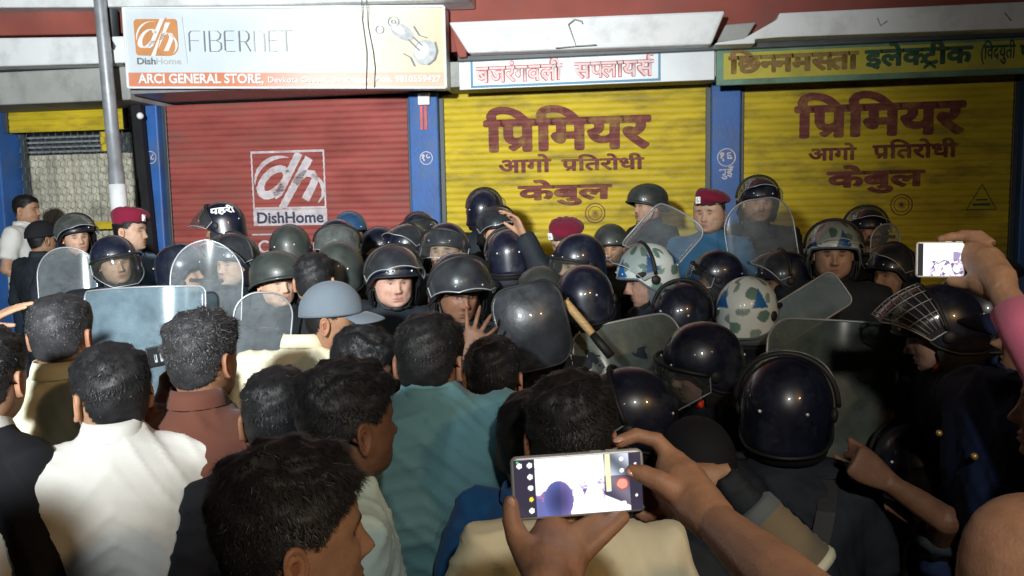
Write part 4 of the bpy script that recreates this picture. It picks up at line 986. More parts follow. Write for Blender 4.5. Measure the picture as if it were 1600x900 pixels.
    for s in (-1, 1):
        e, w = arm[s][0], arm[s][1]; S0 = sh[s]
        wd = Vector(w) - Vector(e)
        k = 1.0 if style != 'uniform' else 1.16
        inn = Mt @ Vector((s * .10 * sc, .0, -.085 * sc))
        if style in ('tshirt', 'vest'):
            cut = Vector(S0).lerp(Vector(e), .72); 
            if style == 'tshirt': core.tube([inn, S0, Vector(S0).lerp(Vector(e), .35), cut], [.075 * sc, .072 * sc, .066 * sc, .064 * sc], 14)
        else:
            core.tube([inn, S0, Vector(S0).lerp(Vector(e), .5), e, Vector(e).lerp(Vector(w), .5), Vector(w)], [.078 * sc * k, .073 * sc * k, .060 * sc * k, .052 * sc * k, .045 * sc * k, .036 * sc * k], 14)
            core.ball(e, .052 * sc * k, 12)
        # skin arm
        a0 = Vector(S0) if style == 'tshirt' else Vector(e).lerp(Vector(w), .7) if style != 'vest' else Vector(S0)
        am = MB()
        if style == 'tshirt': am.tube([a0, e, Vector(e).lerp(Vector(w), .45), w], [.045 * sc, .041 * sc, .036 * sc, .0255 * sc], 14); am.ball(e, .041 * sc, 12)
        elif style == 'vest': am.tube([S0, Vector(S0).lerp(Vector(e), .5), e, Vector(e).lerp(Vector(w), .45), w], [.055 * sc, .05 * sc, .041 * sc, .036 * sc, .0255 * sc], 14)
        else: am.tube([Vector(S0), Vector(S0).lerp(Vector(e), .5), Vector(e), w], [.03 * sc, .03 * sc, .03 * sc, .0255 * sc], 14)
        opt = arm[s][2] if len(arm[s]) > 2 else None
        if opt is None:
            Vh, Fh = relaxed_hand(-s); Mw = frame_from(w, wd, (Mt.to_3x3() @ Vector((s * .5, -.4, .8))))
            Vh = (np.c_[Vh, np.ones(len(Vh))] @ np.array(Mw).T)[:, :3]; body.add(Vh - np.array(root), Fh, 0, tone_ * .97)
            body.add([loc(q) for q in am.v], am.f, 0, tone_)
        elif opt != 'skip':
            opt(am, Vector(w), wd, s); Va, Fa, Na = remesh(am, .0050 if d > 2.5 else .0035, 2, .4); body.add(Va - np.array(root), Fa, 0, tone_)
    join_islands(body)
    bo = body.build('body', MATS['skin'], t)
    # --- shirt
    vx = vox or (.016 if d > 3.4 else .011)
    Vs, Fs, Ns = remesh(core, vx, 5 if vx > .012 else 7, .5)
    Lc = (np.c_[Vs, np.ones(len(Vs))] @ np.array(Mt.inverted()).T)[:, :3]
    Vs = Vs + Ns * wrinkle(Lc, amp * 2.5, seed)[:, None]
    mb = MB(); mb.add(Vs - np.array(root), Fs); cl = mb.build(dict(uniform='uniform_jacket', tshirt='t_shirt', shirt='shirt', vest='vest')[style], MATS['cloth_' + shirt], t)
    if style in ('shirt', 'uniform', 'tshirt'):
        mb = MB(); hgt, r0 = (.032, .062) if style != 'tshirt' else (.010, .066); V = []; na = 30
        for (rr, z) in ((1.02, -.018), (1.0, hgt), (1.03, hgt + .002), (1.16, hgt * .35), (1.22, -.012)) if style != 'tshirt' else ((1.0, -.02), (1.02, .006), (1.06, .010), (1.12, -.004), (1.16, -.024)):
            for j in range(na):
                a = 2 * PI * j / na; fy = max(0, -math.sin(a)); V.append(Mt @ Vector((sc * r0 * rr * math.cos(a), sc * (r0 + .004) * rr * math.sin(a) + .006, z * sc - .030 * fy * (1 if z > 0 else .6) + .010))-root)
        mb.add(V, [(i * na + j, i * na + (j + 1) % na, (i + 1) * na + (j + 1) % na, (i + 1) * na + j) for i in range(4) for j in range(na)])
        mb.build('collar', MATS['cloth_' + (collar or shirt)], t)
    if style == 'uniform' and d < 5:
        for s in (-1, 1):
            mb = MB(); c0 = Mt @ Vector((s * .10 * sc, .0, -.030 * sc)); c1 = Mt @ Vector((s * .175 * sc, .0, -.045 * sc)); ax_ = (c1 - c0).normalized(); fy = (Mt.to_3x3() @ Vector((0, 1, 0))).normalized(); nz = fy.cross(ax_) * (1 if (fy.cross(ax_)).z > 0 else -1)
            Vq = [c0 + fy * .024 * q + nz * .016 * 1 for q in (-1, 1)] + [c1 + fy * .028 * q + nz * .020 for q in (1, -1)]
            mb.add([loc(p + nz * .014) for p in Vq] + [loc(p) for p in Vq], [(0, 1, 2, 3), (7, 6, 5, 4), (0, 4, 5, 1), (1, 5, 6, 2), (2, 6, 7, 3), (3, 7, 4, 0)]); mb.build('shoulder_strap', MATS['cloth_' + shirt], t, False)
    # --- legs, shoes
    lg = MB(); fwd = Matrix.Rotation(rad(ty), 3, 'Z') @ Vector((0, -1, 0)); rt = Matrix.Rotation(rad(ty), 3, 'Z') @ Vector((1, 0, 0))
    lg.loft([[hip + rt * (.168 * sc * math.cos(a)) + Vector(fwd) * (.112 * sc * math.sin(a)) + Vector((0, 0, z)) for a in [2 * PI * k / 20 for k in range(20)]] for z in (.05, -.02, -.10)])
    shoes = []
    for s in (-1, 1):
        h0 = hip + rt * s * .088 * sc + Vector((0, 0, -.05)); ft = Vector((root.x, root.y, gz)) + rt * s * .11 + fwd * (.06 if s == (1 if seed % 2 else -1) else -.05); kn = h0.lerp(ft, .48) + fwd * .03
        lg.tube([h0, h0.lerp(kn, .5), kn, kn.lerp(ft, .45), ft + Vector((0, 0, .05))], [.088 * sc, .078 * sc, .062 * sc, .056 * sc, .046 * sc], 12)
        shoes.append(ft)
    Vl, Fl, Nl = remesh(lg, .02, 4, .5); mb = MB(); mb.add(Vl - np.array(root), Fl); mb.build('trousers', MATS['cloth_' + legs], t)
    for ft in shoes:
        mb = MB(); ang = math.atan2(fwd.y, fwd.x)
        rg = []
        for (u, w_, h_) in ((-.08, .02, .05), (-.07, .034, .075), (-.02, .036, .085), (.04, .040, .06), (.11, .044, .042), (.16, .034, .032), (.175, .01, .02)):
            rg.append([loc(ft + fwd * u + rt * w_ * math.cos(a) + Vector((0, 0, max(0.0, h_ * .5 + h_ * .5 * math.sin(a))))) for a in [2 * PI * k / 12 for k in range(12)]])
        mb.loft(rg); mb.build('shoe', MATS['strap_black'], t)
    # --- headwear and hair
    ML = Matrix.Translation(loc(H)) @ Rh @ Matrix.Scale(S, 4)
    if gear not in ('riot', 'camo', 'blue', 'green') and hair: link('hair', hair_mesh(hair), t, ML)
    ho = None
    if gear:
        me, rim, extra = helmet_parts(gear)
        nm = 'beret' if gear == 'beret' else 'cap' if 'cap' in gear else 'helmet'
        ML = ML @ Matrix.Scale(gs, 4); ho = link(nm, me, t, ML)
        link(dict(beret='band', cap='brim').get(nm, 'rim'), rim, ho)
        for (n_, m_) in extra: link(n_, m_, ho)
        if visor is not None:
            vm, rm, br = visor_mesh(visor, vdark); link('visor', vm, ho); link('visor_edge', rm, ho); link('visor_mount', br, ho)
    if badge:
        mb = MB()
        for (bx, bz, bs) in badge:
            c = Mt @ Vector((bx, -.128 * sc, bz)); mb.ball(loc(c), bs, 8)
        mb.build('badge', MATS['brass'], t)
    return dict(root=t, rl=root, Mt=Mt, Mh=Mh, sh=sh, arm=arm, helmet=ho, sc=sc, H=H)
# ------------------------------------------------------------------ shields
def shield(px, py, d, w, h, yaw, tilt, roll, m, label, R=.48, rim='galvanised', group='riot shields held by the police', thick=.004, rc=.09, handle=True, bowl=0):
    c = P(px, py, d); Mx = Matrix.Translation(c) @ Matrix.Rotation(rad(8 + yaw), 4, 'Z') @ Matrix.Rotation(rad(tilt), 4, 'X') @ Matrix.Rotation(rad(roll), 4, 'Y')
    t = empty('riot_shield', c, label, 'shield', group); t.matrix_world = Mx
    nu, nv = 26, 30; V = []
    def sp(u, v, off=0):
        a = u / R; return Vector(((R + off) * math.sin(a), R - (R + off) * math.cos(a) + (v * v / (2 * bowl) if bowl else 0), v))
    def hw(v):
        e = h / 2 - abs(v)
        return w / 2 if e >= rc else w / 2 - rc + math.sqrt(max(0, rc * rc - (rc - e) ** 2))
    vs = [-h / 2 + h * (0.5 - 0.5 * math.cos(PI * j / nv)) for j in range(nv + 1)]
    for off in (0, -thick):
        for v in vs:
            x = max(.012, hw(v))
            for i in range(nu + 1): V.append(sp(-x + 2 * x * i / nu, v, off))
    k = (nu + 1) * (nv + 1); F = [(j * (nu + 1) + i, j * (nu + 1) + i + 1, (j + 1) * (nu + 1) + i + 1, (j + 1) * (nu + 1) + i) for j in range(nv) for i in range(nu)]
    edge = [i for i in range(nu + 1)] + [j * (nu + 1) + nu for j in range(1, nv + 1)] + [nv * (nu + 1) + i for i in range(nu - 1, -1, -1)] + [j * (nu + 1) for j in range(nv - 1, 0, -1)]
    mb = MB(); mb.add(V, F + [tuple(q + k for q in f[::-1]) for f in F] + [(a, b_, b_ + k, a + k) for a, b_ in zip(edge, edge[1:] + edge[:1])]); mb.build('panel', MATS[m], t)
    mb = MB(); mb.tube([V[e] for e in edge[::1]], .0045, 5, closed=True); mb.build('edge', MATS[rim], t)
    if handle:
        for z in (-.10, .10):
            mb = MB(); mb.tube([sp(-.07, z, -.01), Vector((-.06, R * .0 + .06, z)), Vector((.06, .06, z)), sp(.07, z, -.01)], .010, 8); mb.build('handle', MATS['strap_black'], t)
    return t
def open_hand(M_dir, up_, side, curl, spread=.2, thumb=.9, sc=1.0):
    def opt(mb, w, wd, s):
        hand_pieces(mb, frame_from(w, M_dir if M_dir is not None else wd, up_), side, curl, spread, thumb, sc)
    return opt
right = RC @ Vector((1, 0, 0)); upv = RC @ Vector((0, 1, 0)); back = RC @ Vector((0, 0, 1))
# ------------------------------------------------------------------ police and others standing close to the shutters
person(42, 328, 6.6, 62, 'man in a white T-shirt at the far left beside a blue pillar, seen in profile', shirt='white', style='tshirt', legs='dark_jeans', hair='neat', tone='mid')
person(66, 374, 5.9, 120, 'officer in dark cap and dark jacket facing away at the far left', gear='blackcap', hair='neat', tone='mid', tyaw=130)
person(119, 372, 5.2, 15, 'policeman with raised dark visor behind the clear shield at the far left', gear='riot', visor=62, vdark=True, tone='fair')
person(180, 412, 4.25, 14, 'helmeted policeman with lowered clear visor looking out above the milky blue shield', gear='riot', visor=0, tone='fair')
person(204, 362, 4.95, 62, 'officer in maroon beret and police blue shirt looking right beside the drain channel', gear='beret', shirt='police_blue', hair='neat', tone='fair', roll=4)
p6 = person(348, 356, 4.9, -112, 'policeman with visor flipped up and white lettering on the side of his black helmet', gear='riot', visor=50, tone='mid', tyaw=-120)
person(367, 412, 4.05, -48, 'policeman in a glossy black helmet, clear visor pushed up, facing left by the red shutter', gear='riot', tone='fair', pitch=6, visor=75, vdark=False)
person(433, 442, 3.95, 24, 'policeman in dark field helmet, face brightly lit, right of the rounded clear shield', gear='combat', tone='fair', jaw=1.05)
person(455, 392, 4.7, 165, 'policeman turned away in a dull green helmet in front of the painted DishHome panel', gear='green', tone='mid')
person(527, 386, 4.45, 2, 'policeman whose greenish visor is lifted above his eyes, in front of the red shutter', gear='riot', visor=38, tone='fair', vdark=True)
person(548, 366, 5.3, 10, 'policeman in a dark blue helmet standing behind the one with greenish visor', gear='blue', tone='mid')
person(592, 392, 5.0, 30, 'policeman in dark helmet mostly hidden between the greenish visor and the bright faced officer', gear='riot', tone='mid')
person(614, 438, 3.62, 14, 'bright faced policeman in a riveted black helmet, visor pushed up, right of the grey cap', gear='riot', visor=66, tone='pink', jaw=1.14, width=1.05, pitch=2, stubble=.1)
person(655, 366, 5.6, 15, 'policeman in black helmet with clear visor right in front of the second blue pillar', gear='riot', visor=20, tone='mid')
person(697, 395, 4.05, -18, 'policeman looking out from under a half lifted clear visor, left of the black helmets', gear='riot', visor=30, tone='fair')
person(640, 352 + 36, 4.9, -50, 'policeman looking left in a dark helmet, below the second blue pillar', gear='riot', tone='mid')
person(775, 362, 4.85, 25, 'policeman in black helmet with a strip of face showing, against the middle yellow shutter', gear='riot', tone='fair')
person(757, 333, 5.5, 160, 'tallest black helmet by the left edge of the middle yellow shutter', gear='riot', visor=70, tone='mid')
person(884, 380, 4.8, -30, 'officer in maroon beret looking down, between black helmets in front of the middle shutter', gear='beret', tone='fair', hair='neat', pitch=18)
person(955, 388, 5.1, -8, 'policeman in a plain green helmet below the round trade mark of the middle shutter', gear='green', tone='mid')
person(1012, 322, 5.65, -58, 'tall officer in a plain combat helmet looking left in front of the middle shutter', gear='combat', tone='fair', hair=None)
person(1108, 334, 4.75, -18, 'stern officer in maroon beret with badge standing by the third blue pillar', gear='beret', tone='fair', hair='neat', shirt='police_blue', width=1.1, jaw=1.1)
person(1184, 318, 4.8, 14, 'policeman with open helmet and visor tipped up in front of the third blue pillar', gear='riot', visor=72, tone='mid')
person(1352, 366, 4.6, 12, 'policeman in black helmet at the right yellow shutter, just behind the pale camouflage helmet', gear='riot', tone='mid', visor=70)
# ------------------------------------------------------------------ second row
p20 = person(796, 404, 4.2, 178, 'policeman seen from behind in a black helmet, one hand raised before the yellow shutter', gear='riot', tone='mid',
             arms={-1: (P(845, 420, 4.1), P(818, 366, 4.1))})
person(905, 414, 3.95, -62, 'policeman facing left in a black helmet, visor down, just below the middle beret', gear='riot', visor=4, tone='fair', pitch=10)
person(1012, 436, 3.55, -74, 'man in sharp profile with blue and white camouflage helmet, big visor thrown up', gear='camo', visor=80, tone='pink', pitch=14, nose=1.25, stubble=.1)
person(1120, 436, 4.2, -88, 'policeman in a dull black helmet between the profile man and the right beret officer', gear='riot', visor=18, tone='mid')
person(1302, 398, 3.75, 4, 'policeman facing the camera in a pale camouflage helmet, face half in shade', gear='camo', visor=64, tone='fair')
person(1168, 492, 3.3, 150, 'policeman turned away in a blue and white camouflage helmet low in the crowd', gear='camo', tone='mid')
person(915, 474, 3.15, 176, 'policeman seen from behind in a plain black helmet beside the wooden baton', gear='riot', tone='mid')
person(492, 440, 3.6, 165, 'dark haired man seen from behind, left of the grey baseball cap', hair='black', tone='mid', shirt='black', style='shirt')
person(530, 428, 3.95, 172, 'policeman with his back turned under a dark green helmet above the grey baseball cap', gear='green', tone='mid')
p19 = person(716, 456, 3.15, 20, 'policeman with shaded face and open mouth under a black helmet, reaching out one bare hand', gear='riot', tone='dark', visor=None, pitch=16, arms={1: (P(735, 640, 2.9), P(730, 556, 2.65), open_hand(right * .38 + upv * .95, back + upv * .1, -1, .20, .30, 1.3, .95))})  # dark skin tone stands in for the shade on his face
person(845, 470, 3.7, 170, 'policeman in dull green helmet hidden behind the glossy black shield', gear='green', tone='mid')
person(1065, 500, 3.4, 165, 'policeman with his back turned in a black helmet right of the profile man', gear='riot', tone='mid')
person(1225, 440, 3.9, -75, 'policeman looking left in a dark helmet between the two camouflage helmets', gear='riot', tone='mid', drop=.02)
person(1395, 430, 4.0, -45, 'policeman half turned left, black helmet behind the wire guarded visor', gear='riot', tone='mid')
person(285, 425, 4.4, 70, 'policeman looking right between the milky shield and the red shutter', gear='riot', tone='mid')
person(1560, 455, 3.6, -160, 'policeman in black helmet at the far right under the raised hand', gear='riot', tone='mid')
# leaning men at the right
p34 = person(1466, 520, 2.5, -76, 'helmeted policeman leaning left at the right side with a wire guarded visor jutting out', gear='riot', visor=72, tone='pink', pitch=14, lean=20, nose=1.2, stubble=.1)
person(1528, 500, 2.7, -150, 'policeman in glossy black helmet crowded behind the leaning one at the right', gear='riot', tone='mid', visor=70)
p36 = person(1098, 575, 2.65, -72, 'policeman facing left with a smoky visor lowered over his pink face, right of the middle', gear='riot', visor=6, tone='pink', pitch=14, lean=15)
person(1090, 738, 2.0, -165, 'officer in a black cap bending down behind the hand holding the phone', gear='blackcap', hair='neat', tone='mid', shirt='uniform', lean=25, pitch=10)
# foreground black helmet
p37 = person(1228, 646, 2.14, 177, 'policeman in the foreground seen from behind with a large glossy black helmet and visor', gear='riot', visor=84, tone='mid', shirt='uniform', lean=8,
             arms={1: (P(1268, 890, 1.72), P(1130, 745, 1.80), open_hand(-right * .9 - upv * .3, back + upv * .2, 1, 1.0, .0, .1)), -1: (P(1370, 880, 2.1), P(1330, 800, 2.4))}, ground=0)
# ------------------------------------------------------------------ civilians
person(520, 500, 2.85, 80, 'man in a grey baseball cap and cream shirt facing right towards the police', gear='cap', hair='neat', tone='brown', shirt='cream', style='shirt', pitch=4, tyaw=160, lean=6, shift=-.10, neck=.02)
person(566, 578, 2.45, 80, 'dark haired man facing right just below the brim of the grey cap', hair='thick', tone='brown', shirt='black', style='shirt', pitch=22)
person(97, 524, 2.4, 152, 'grey haired man in a pale yellow shirt seen from behind at the left', hair='salt', tone='brown', shirt='pale_yellow', style='shirt')
person(318, 560, 2.12, 140, 'man with curly grey hair and a rust coloured collar turned to the right', hair='grey', tone='brown', shirt='rust', style='shirt',
       arms={1: (P(250, 700, 2.1), P(275, 590, 2.35)), -1: (P(405, 740, 2.0), P(395, 690, 2.2))})
person(174, 618, 1.98, -158, 'man in a long white shirt with short black hair seen from behind at the left', hair='black', tone='mid', shirt='white', style='shirt', tyaw=176, amp=.004, vox=.010, bulk=1.16, neck=.02)
person(-22, 592, 1.95, 150, 'man in a black vest over a white collar cut by the left edge', hair='black', tone='mid', shirt='black', style='shirt', tyaw=120, bulk=.9, collar='white')
person(436, 655, 1.98, 172, 'dark haired man seen from behind between the curly grey head and the bushy haired man', hair='black', tone='brown', shirt='black', style='shirt')
person(672, 566, 2.08, 160, 'broad man in a teal T-shirt with his back to the camera in the middle', hair='black', tone='brown', shirt='teal', style='tshirt', pitch=8, tyaw=172, amp=.006, vox=.010, bulk=1.22, neck=.045,
       arms={-1: (P(800, 715, 1.95), P(830, 690, 2.3)), 1: (P(592, 800, 2.0), P(640, 900, 2.2))})
person(545, 662, 1.65, 118, 'bushy haired man in a mint shirt looking right, above the nearest head', hair='thick', tone='dark', shirt='mint', style='tshirt', tyaw=100, vox=.010)
person(838, 690, 1.86, 150, 'man in a blue shirt squeezed between the teal T-shirt and the black haired man', hair='neat', tone='mid', shirt='blue', style='tshirt', bulk=.88)
person(892, 684, 1.62, 178, 'black haired man in a cream shirt directly behind the raised phone, back to the camera', hair='thick', tone='brown', shirt='cream', style='tshirt', vox=.010, neck=-.035)
person(458, 838, 1.10, 100, 'nearest man, dark hair and big ear, at the bottom left of the phone', hair='big', tone='mid', shirt='dark_grey', style='tshirt', fine=1.7, tyaw=120, nose=1.15, stubble=.45)
p98 = person(985, 655, 2.4, -95, 'policeman with pale ear and red chin strap hidden above the raised phone', gear='riot', tone='fair', lean=10)
person(1640, 520, 1.80, -95, 'officer in navy uniform with brass badges and navy cap at the right edge', gear='navycap', hair='neat', tone='mid', shirt='navy', lean=8, tyaw=-62, shift=-.10, badge=[(-.09, -.13, .008), (.09, -.13, .008), (.0, -.20, .005), (0, -.28, .005)])
person(1682, 635, 1.55, -84, 'man whose nose and lips just enter the picture at the right edge', hair='neat', tone='mid', shirt='black', style='shirt')
person(1425, 735, 2.6, 178, 'bare armed policeman in the dark below the leaning one at the right', gear='riot', tone='brown', drop=.03, style='tshirt', arms={1: (P(1405, 830, 2.2), P(1345, 775, 2.2), open_hand(None, back + upv * .2, 1, 1.45, .0, .1))})
person(1560, 800, 2.1, 170, 'policeman with a lit bare forearm stretched left, low at the right', gear='riot', tone='dark', style='tshirt', arms={1: (P(1478, 812, 1.9), P(1385, 752, 1.9), open_hand(None, back + upv * .2, 1, 1.45, .0, .1))})
person(770, 590, 2.5, 178, 'dark haired man facing away in front of the glossy black shield', hair='black', tone='brown', shirt='black', style='shirt')

# shields
shield(106, 470, 4.5, .33, .60, 8, -8, -3, 'shield_clear', 'clear riot shield at the far left, round topped, in front of the raised visor', rc=.16)
shield(210, 560, 3.5, .60, .62, -4, -10, -2, 'shield_blue', 'wide milky blue riot shield with a flat top in front of the lowered visor policeman', rc=.03)
shield(320, 472, 3.75, .33, .58, 10, -6, 4, 'shield_clear', 'clear riot shield with bright round top in front of the red shutter', rc=.18)
shield(408, 552, 3.3, .24, .50, 30, 0, 8, 'shield_clear', 'narrow rounded clear shield in front of the policeman with the bright lit face', rc=.10)
shield(834, 512, 2.75, .27, .30, 4, -4, -12, 'shield_dark', 'glossy black shield catching a bright glare in the middle of the crowd', R=.20, rim='strap_black', rc=.08, handle=False, bowl=.25)
shield(1030, 362, 3.7, .34, .27, -30, -35, 30, 'shield_clear', 'clear visor shaped shield raised above the camouflage helmet of the profile man', R=.25, rc=.05, handle=False)
shield(1200, 400, 4.3, .42, .62, 10, -8, -6, 'shield_clear', 'clear riot shield with round top below the third blue pillar', rc=.16)
shield(1010, 620, 3.0, .48, .60, 12, -20, -8, 'shield_grey', 'grey green riot shield left of the smoky visor in the middle right')
shield(1345, 640, 2.75, .66, .60, -10, -12, 4, 'shield_grey', 'long grey green riot shield behind the foreground black helmet')
shield(1262, 480, 3.3, .16, .36, 0, -20, 60, 'shield_blue', 'small blue tinted shield lying slanted below the facing camouflage helmet', rc=.03)
shield(1385, 400, 4.3, .20, .34, 20, 0, 0, 'shield_clear', 'small round topped clear shield at the right yellow shutter', rc=.09)
print('PEOPLE', len(PEOPLE))
# ------------------------------------------------------------------ phones
def phone(c4, d, dd, thick, mats, label, paint, group='phones held up to film', nu=150, nv=70, strength=1.0, case='strap_black'):
    """landscape phone; c4: photo corners TL TR BL on depth d (dd: depth change along x)"""
    TL, TR, BL = P(*c4[0], d), P(*c4[1], d + dd), P(*c4[2], d)
    x = (TR - TL); z = (TL - BL); w, h = x.length, z.length; x.normalize(); y = z.cross(x).normalized() * -1; z = x.cross(y).normalized() if x.cross(y).dot(z) > 0 else -x.cross(y).normalized()
    y = x.cross(z) * -1; ctr = TL + x * w / 2 - z * h / 2
    if y.dot(ray(800, 450)) < 0: y = -y
    M = Matrix(((x.x, y.x, z.x, ctr.x), (x.y, y.y, z.y, ctr.y), (x.z, y.z, z.z, ctr.z), (0, 0, 0, 1)))
    t = empty('phone', ctr, label, 'phone', group); t.matrix_world = M
    def rr(hw, hh, r, yy): return [(cx + r * math.cos(a), yy, cz + r * math.sin(a)) for (cx, cz, a0) in ((hw - r, hh - r, 0), (-hw + r, hh - r, 90), (-hw + r, -hh + r, 180), (hw - r, -hh + r, 270)) for a in [rad(a0 + 15 * k) for k in range(7)]]
    r = .10 * h
    mb = MB(); mb.loft([rr(w / 2 - .0025, h / 2 - .0025, r, 0), rr(w / 2, h / 2, r, .0015), rr(w / 2, h / 2, r, thick - .001), rr(w / 2 - .002, h / 2 - .002, r, thick)]); mb.build('case', MATS[case], t)
    mb = MB(); V = []; C = []; hw, hh = w / 2 - .0035, h / 2 - .0035
    for j in range(nv + 1):
        for i in range(nu + 1):
            u, v = i / nu, j / nv; V.append((-hw + 2 * hw * u, -.0006, -hh + 2 * hh * v)); C.append(paint(u, v))
    mb.add(V, [(j * (nu + 1) + i, j * (nu + 1) + i + 1, (j + 1) * (nu + 1) + i + 1, (j + 1) * (nu + 1) + i) for j in range(nv) for i in range(nu)], 0, C)
    mb.build('screen', MATS['screen'] , t)
    for k in range(2):
        mb = MB(); mb.box((w * .1 + k * .02, .001, h / 2 - .0005), (w * .1 + .014 + k * .02, thick - .003, h / 2 + .0012)); mb.build('side_button', MATS[case], t, False)
    mb = MB(); mb.ball((w * .36, thick, h * .25), (.012, .002, .012), 14); mb.build('camera_lens', MATS['strap_black'], t)
    return t
emit_attr('screen', 1.25)
def _n(u, v, s): return math.sin(u * 23 * s + 3 * math.sin(v * 17 * s)) * math.sin(v * 19 * s + 2 * math.sin(u * 31 * s) + 1)
def paint_main(u, v):
    dark = (.030, .026, .045)
    if u < .165:
        for (cx, cy) in ((.045, .90), (.125, .90), (.125, .70), (.125, .51), (.125, .115)):
            if ((u - cx) * 2.1 / .045) ** 2 + ((v - cy) / .045) ** 2 < 1: return (1, 1, .98)
        if ((u - .125) * 2.1 / .035) ** 2 + ((v - .31) / .040) ** 2 < 1: return (.9, .62, .05)
        if ((u - .03) * 2.1 / .018) ** 2 + ((v - .965) / .015) ** 2 < 1: return (.05, .8, .2)
        return dark
    for (cx, cy, r, c) in ((.845, .47, .085, (.95, .30, .22)), (.845, .70, .035, (1, 1, 1)), (.845, .90, .035, (.9, .95, 1)), (.85, .12, .045, (1, 1, 1)), (.955, .80, .022, (1, 1, 1)), (.955, .25, .022, (1, 1, 1)), (.67, .46, .040, (1, 1, 1)), (.735, .37, .022, (1, 1, .9))):
        q = ((u - cx) * 2.1 / r) ** 2 + ((v - cy) / r) ** 2
        if q < 1: return c
        if r == .085 and q < 1.5: return (.45, .08, .07)
    if u > .90: return (.035, .03, .05)
    if u > .70:
        f = .5 + .5 * math.sin(v * 9 + u * 20)
        if v > .62: b = (.42 * f + .1, .44 * f + .12, .5 * f + .15)
        else: b = (.05 + .12 * f, .045 + .1 * f, .09 + .1 * f)
        if .715 < u < .76 and v > .35: b = (.75, .70, .42)
        if .60 < u and v < .30 - (u - .7) * 1.1: b = (.95, .95, .98)
        return b
    # picture: blown-out wall above, dark violet heads below, white shirts
    top = .56 + .04 * math.sin(u * 40) + .03 * math.sin(u * 95)
    h1 = ((u - .34) / .115) ** 2 + ((v - .26) / .34) ** 2
    if h1 < 1: k = .35 + .65 * h1; return (.10 * k, .12 * k, .34 * k) if u < .36 else (.16 * k, .13 * k, .36 * k)
    if u < .27 and v < .30 + .05 * math.sin(u * 50): return (.12, .13, .33)
    if ((u - .49) / .06) ** 2 + ((v - .13) / .36) ** 2 < 1: return (1.0, .97, 1.0)
    if ((u - .62) / .085) ** 2 + ((v - .10) / .42) ** 2 < 1: return (1.0, .97, 1.0)
    if v < .40 + .04 * math.sin(u * 60): return (.30, .16, .34) if _n(u, v, 2) > 0 else (.14, .11, .30)
    if v < top - .03 and u > .5: return (.38, .33, .55) if _n(u, v, 3) > .0 else (.9, .85, .95)
    if u < .30 and v > .80 and _n(u, v, 1.5) > .6: return (.55, .62, .72)
    return (1.0, 1.0, .97)
phone(((797, 716), (1004, 701), (811, 814)), .985, .012, .009, None, 'large phone held sideways in two hands, screen showing the bright crowd, bottom centre', paint_main, case='galvanised')
def paint_small(u, v):
    if u < .12: return (.02, .02, .02)
    q = _n(u * 1.2, v * 1.0, .45)
    if v < .50 and q > -.05 and .25 < u: return (.16, .10, .22) if _n(u, v, .9) > 0 else (.62, .55, .68)
    if u > .78 and v < .75 and q > 0: return (.30, .24, .42)
    return (1.0, 1.0, .98)
phone(((1432, 378), (1508, 378), (1436, 433)), 1.72, -.02, .009, None, 'phone with blown-out screen held up by a hand from the right edge', paint_small, nu=80, nv=50, case='plain_white')

# ------------------------------------------------------------------ the two people who film
def chain_hand(chains, balls=()):
    """build a posed hand: chains of (px, py, depth, radius) fused with the forearm"""
    def opt(mb, w, wd, s):
        for ch in chains:
            mb.tube([P(x, y, dd) for (x, y, dd, r) in ch], [r for (x, y, dd, r) in ch], 14)
            mb.ball(P(*ch[-1][:3]), ch[-1][3], 10)
            for q in ch[1:-1]: mb.ball(P(*q[:3]), q[3] * 1.04, 10)
    return opt
right_hand = chain_hand([
    [(1120, 818, .90, .026), (1092, 790, .94, .030), (1068, 756, .975, .030), (1052, 730, .995, .023)],
    [(1100, 800, .95, .024), (1056, 782, .99, .021), (1038, 760, 1.0, .018)],
    [(1062, 738, .985, .018), (1046, 712, .998, .0125), (1026, 688, 1.006, .0105), (994, 680, 1.008, .0095), (968, 690, 1.004, .0085)],
    [(1050, 745, 1.0, .016), (1024, 745, 1.018, .011), (1000, 752, 1.024, .010), (975, 758, 1.024, .009)],
    [(1052, 765, 1.0, .015), (1025, 775, 1.018, .0105), (1000, 780, 1.022, .0095)],
    [(1060, 785, .99, .014), (1030, 800, 1.006, .0105), (1008, 806, 1.012, .009), (1000, 802, 1.012, .008)],
    [(1092, 790, .945, .022), (1062, 772, .948, .0175), (1030, 752, .952, .0135), (1006, 741, .960, .0115), (988, 737, .966, .0095)]])
left_hand = chain_hand([
    [(852, 930, .88, .026), (856, 890, .93, .031), (858, 850, .985, .028), (862, 825, 1.0, .022)],
    [(875, 905, .92, .026), (888, 868, .97, .026), (892, 840, .99, .018)],
    [(848, 900, .91, .022), (826, 868, .945, .0185), (808, 838, .962, .0145), (799, 812, .968, .0118), (798, 786, .972, .0098)],
    [(880, 850, .985, .014), (902, 828, .99, .0105), (928, 812, .996, .0095), (950, 800, 1.008, .0085)],
    [(888, 862, .975, .0145), (912, 846, .978, .0110), (940, 826, .986, .0100), (962, 808, .994, .0088)],
    [(892, 880, .965, .0145), (920, 858, .968, .0110), (950, 830, .976, .0100), (974, 808, .984, .0088)],
    [(862, 835, .995, .015), (880, 815, 1.012, .0105), (905, 800, 1.018, .0095)]])
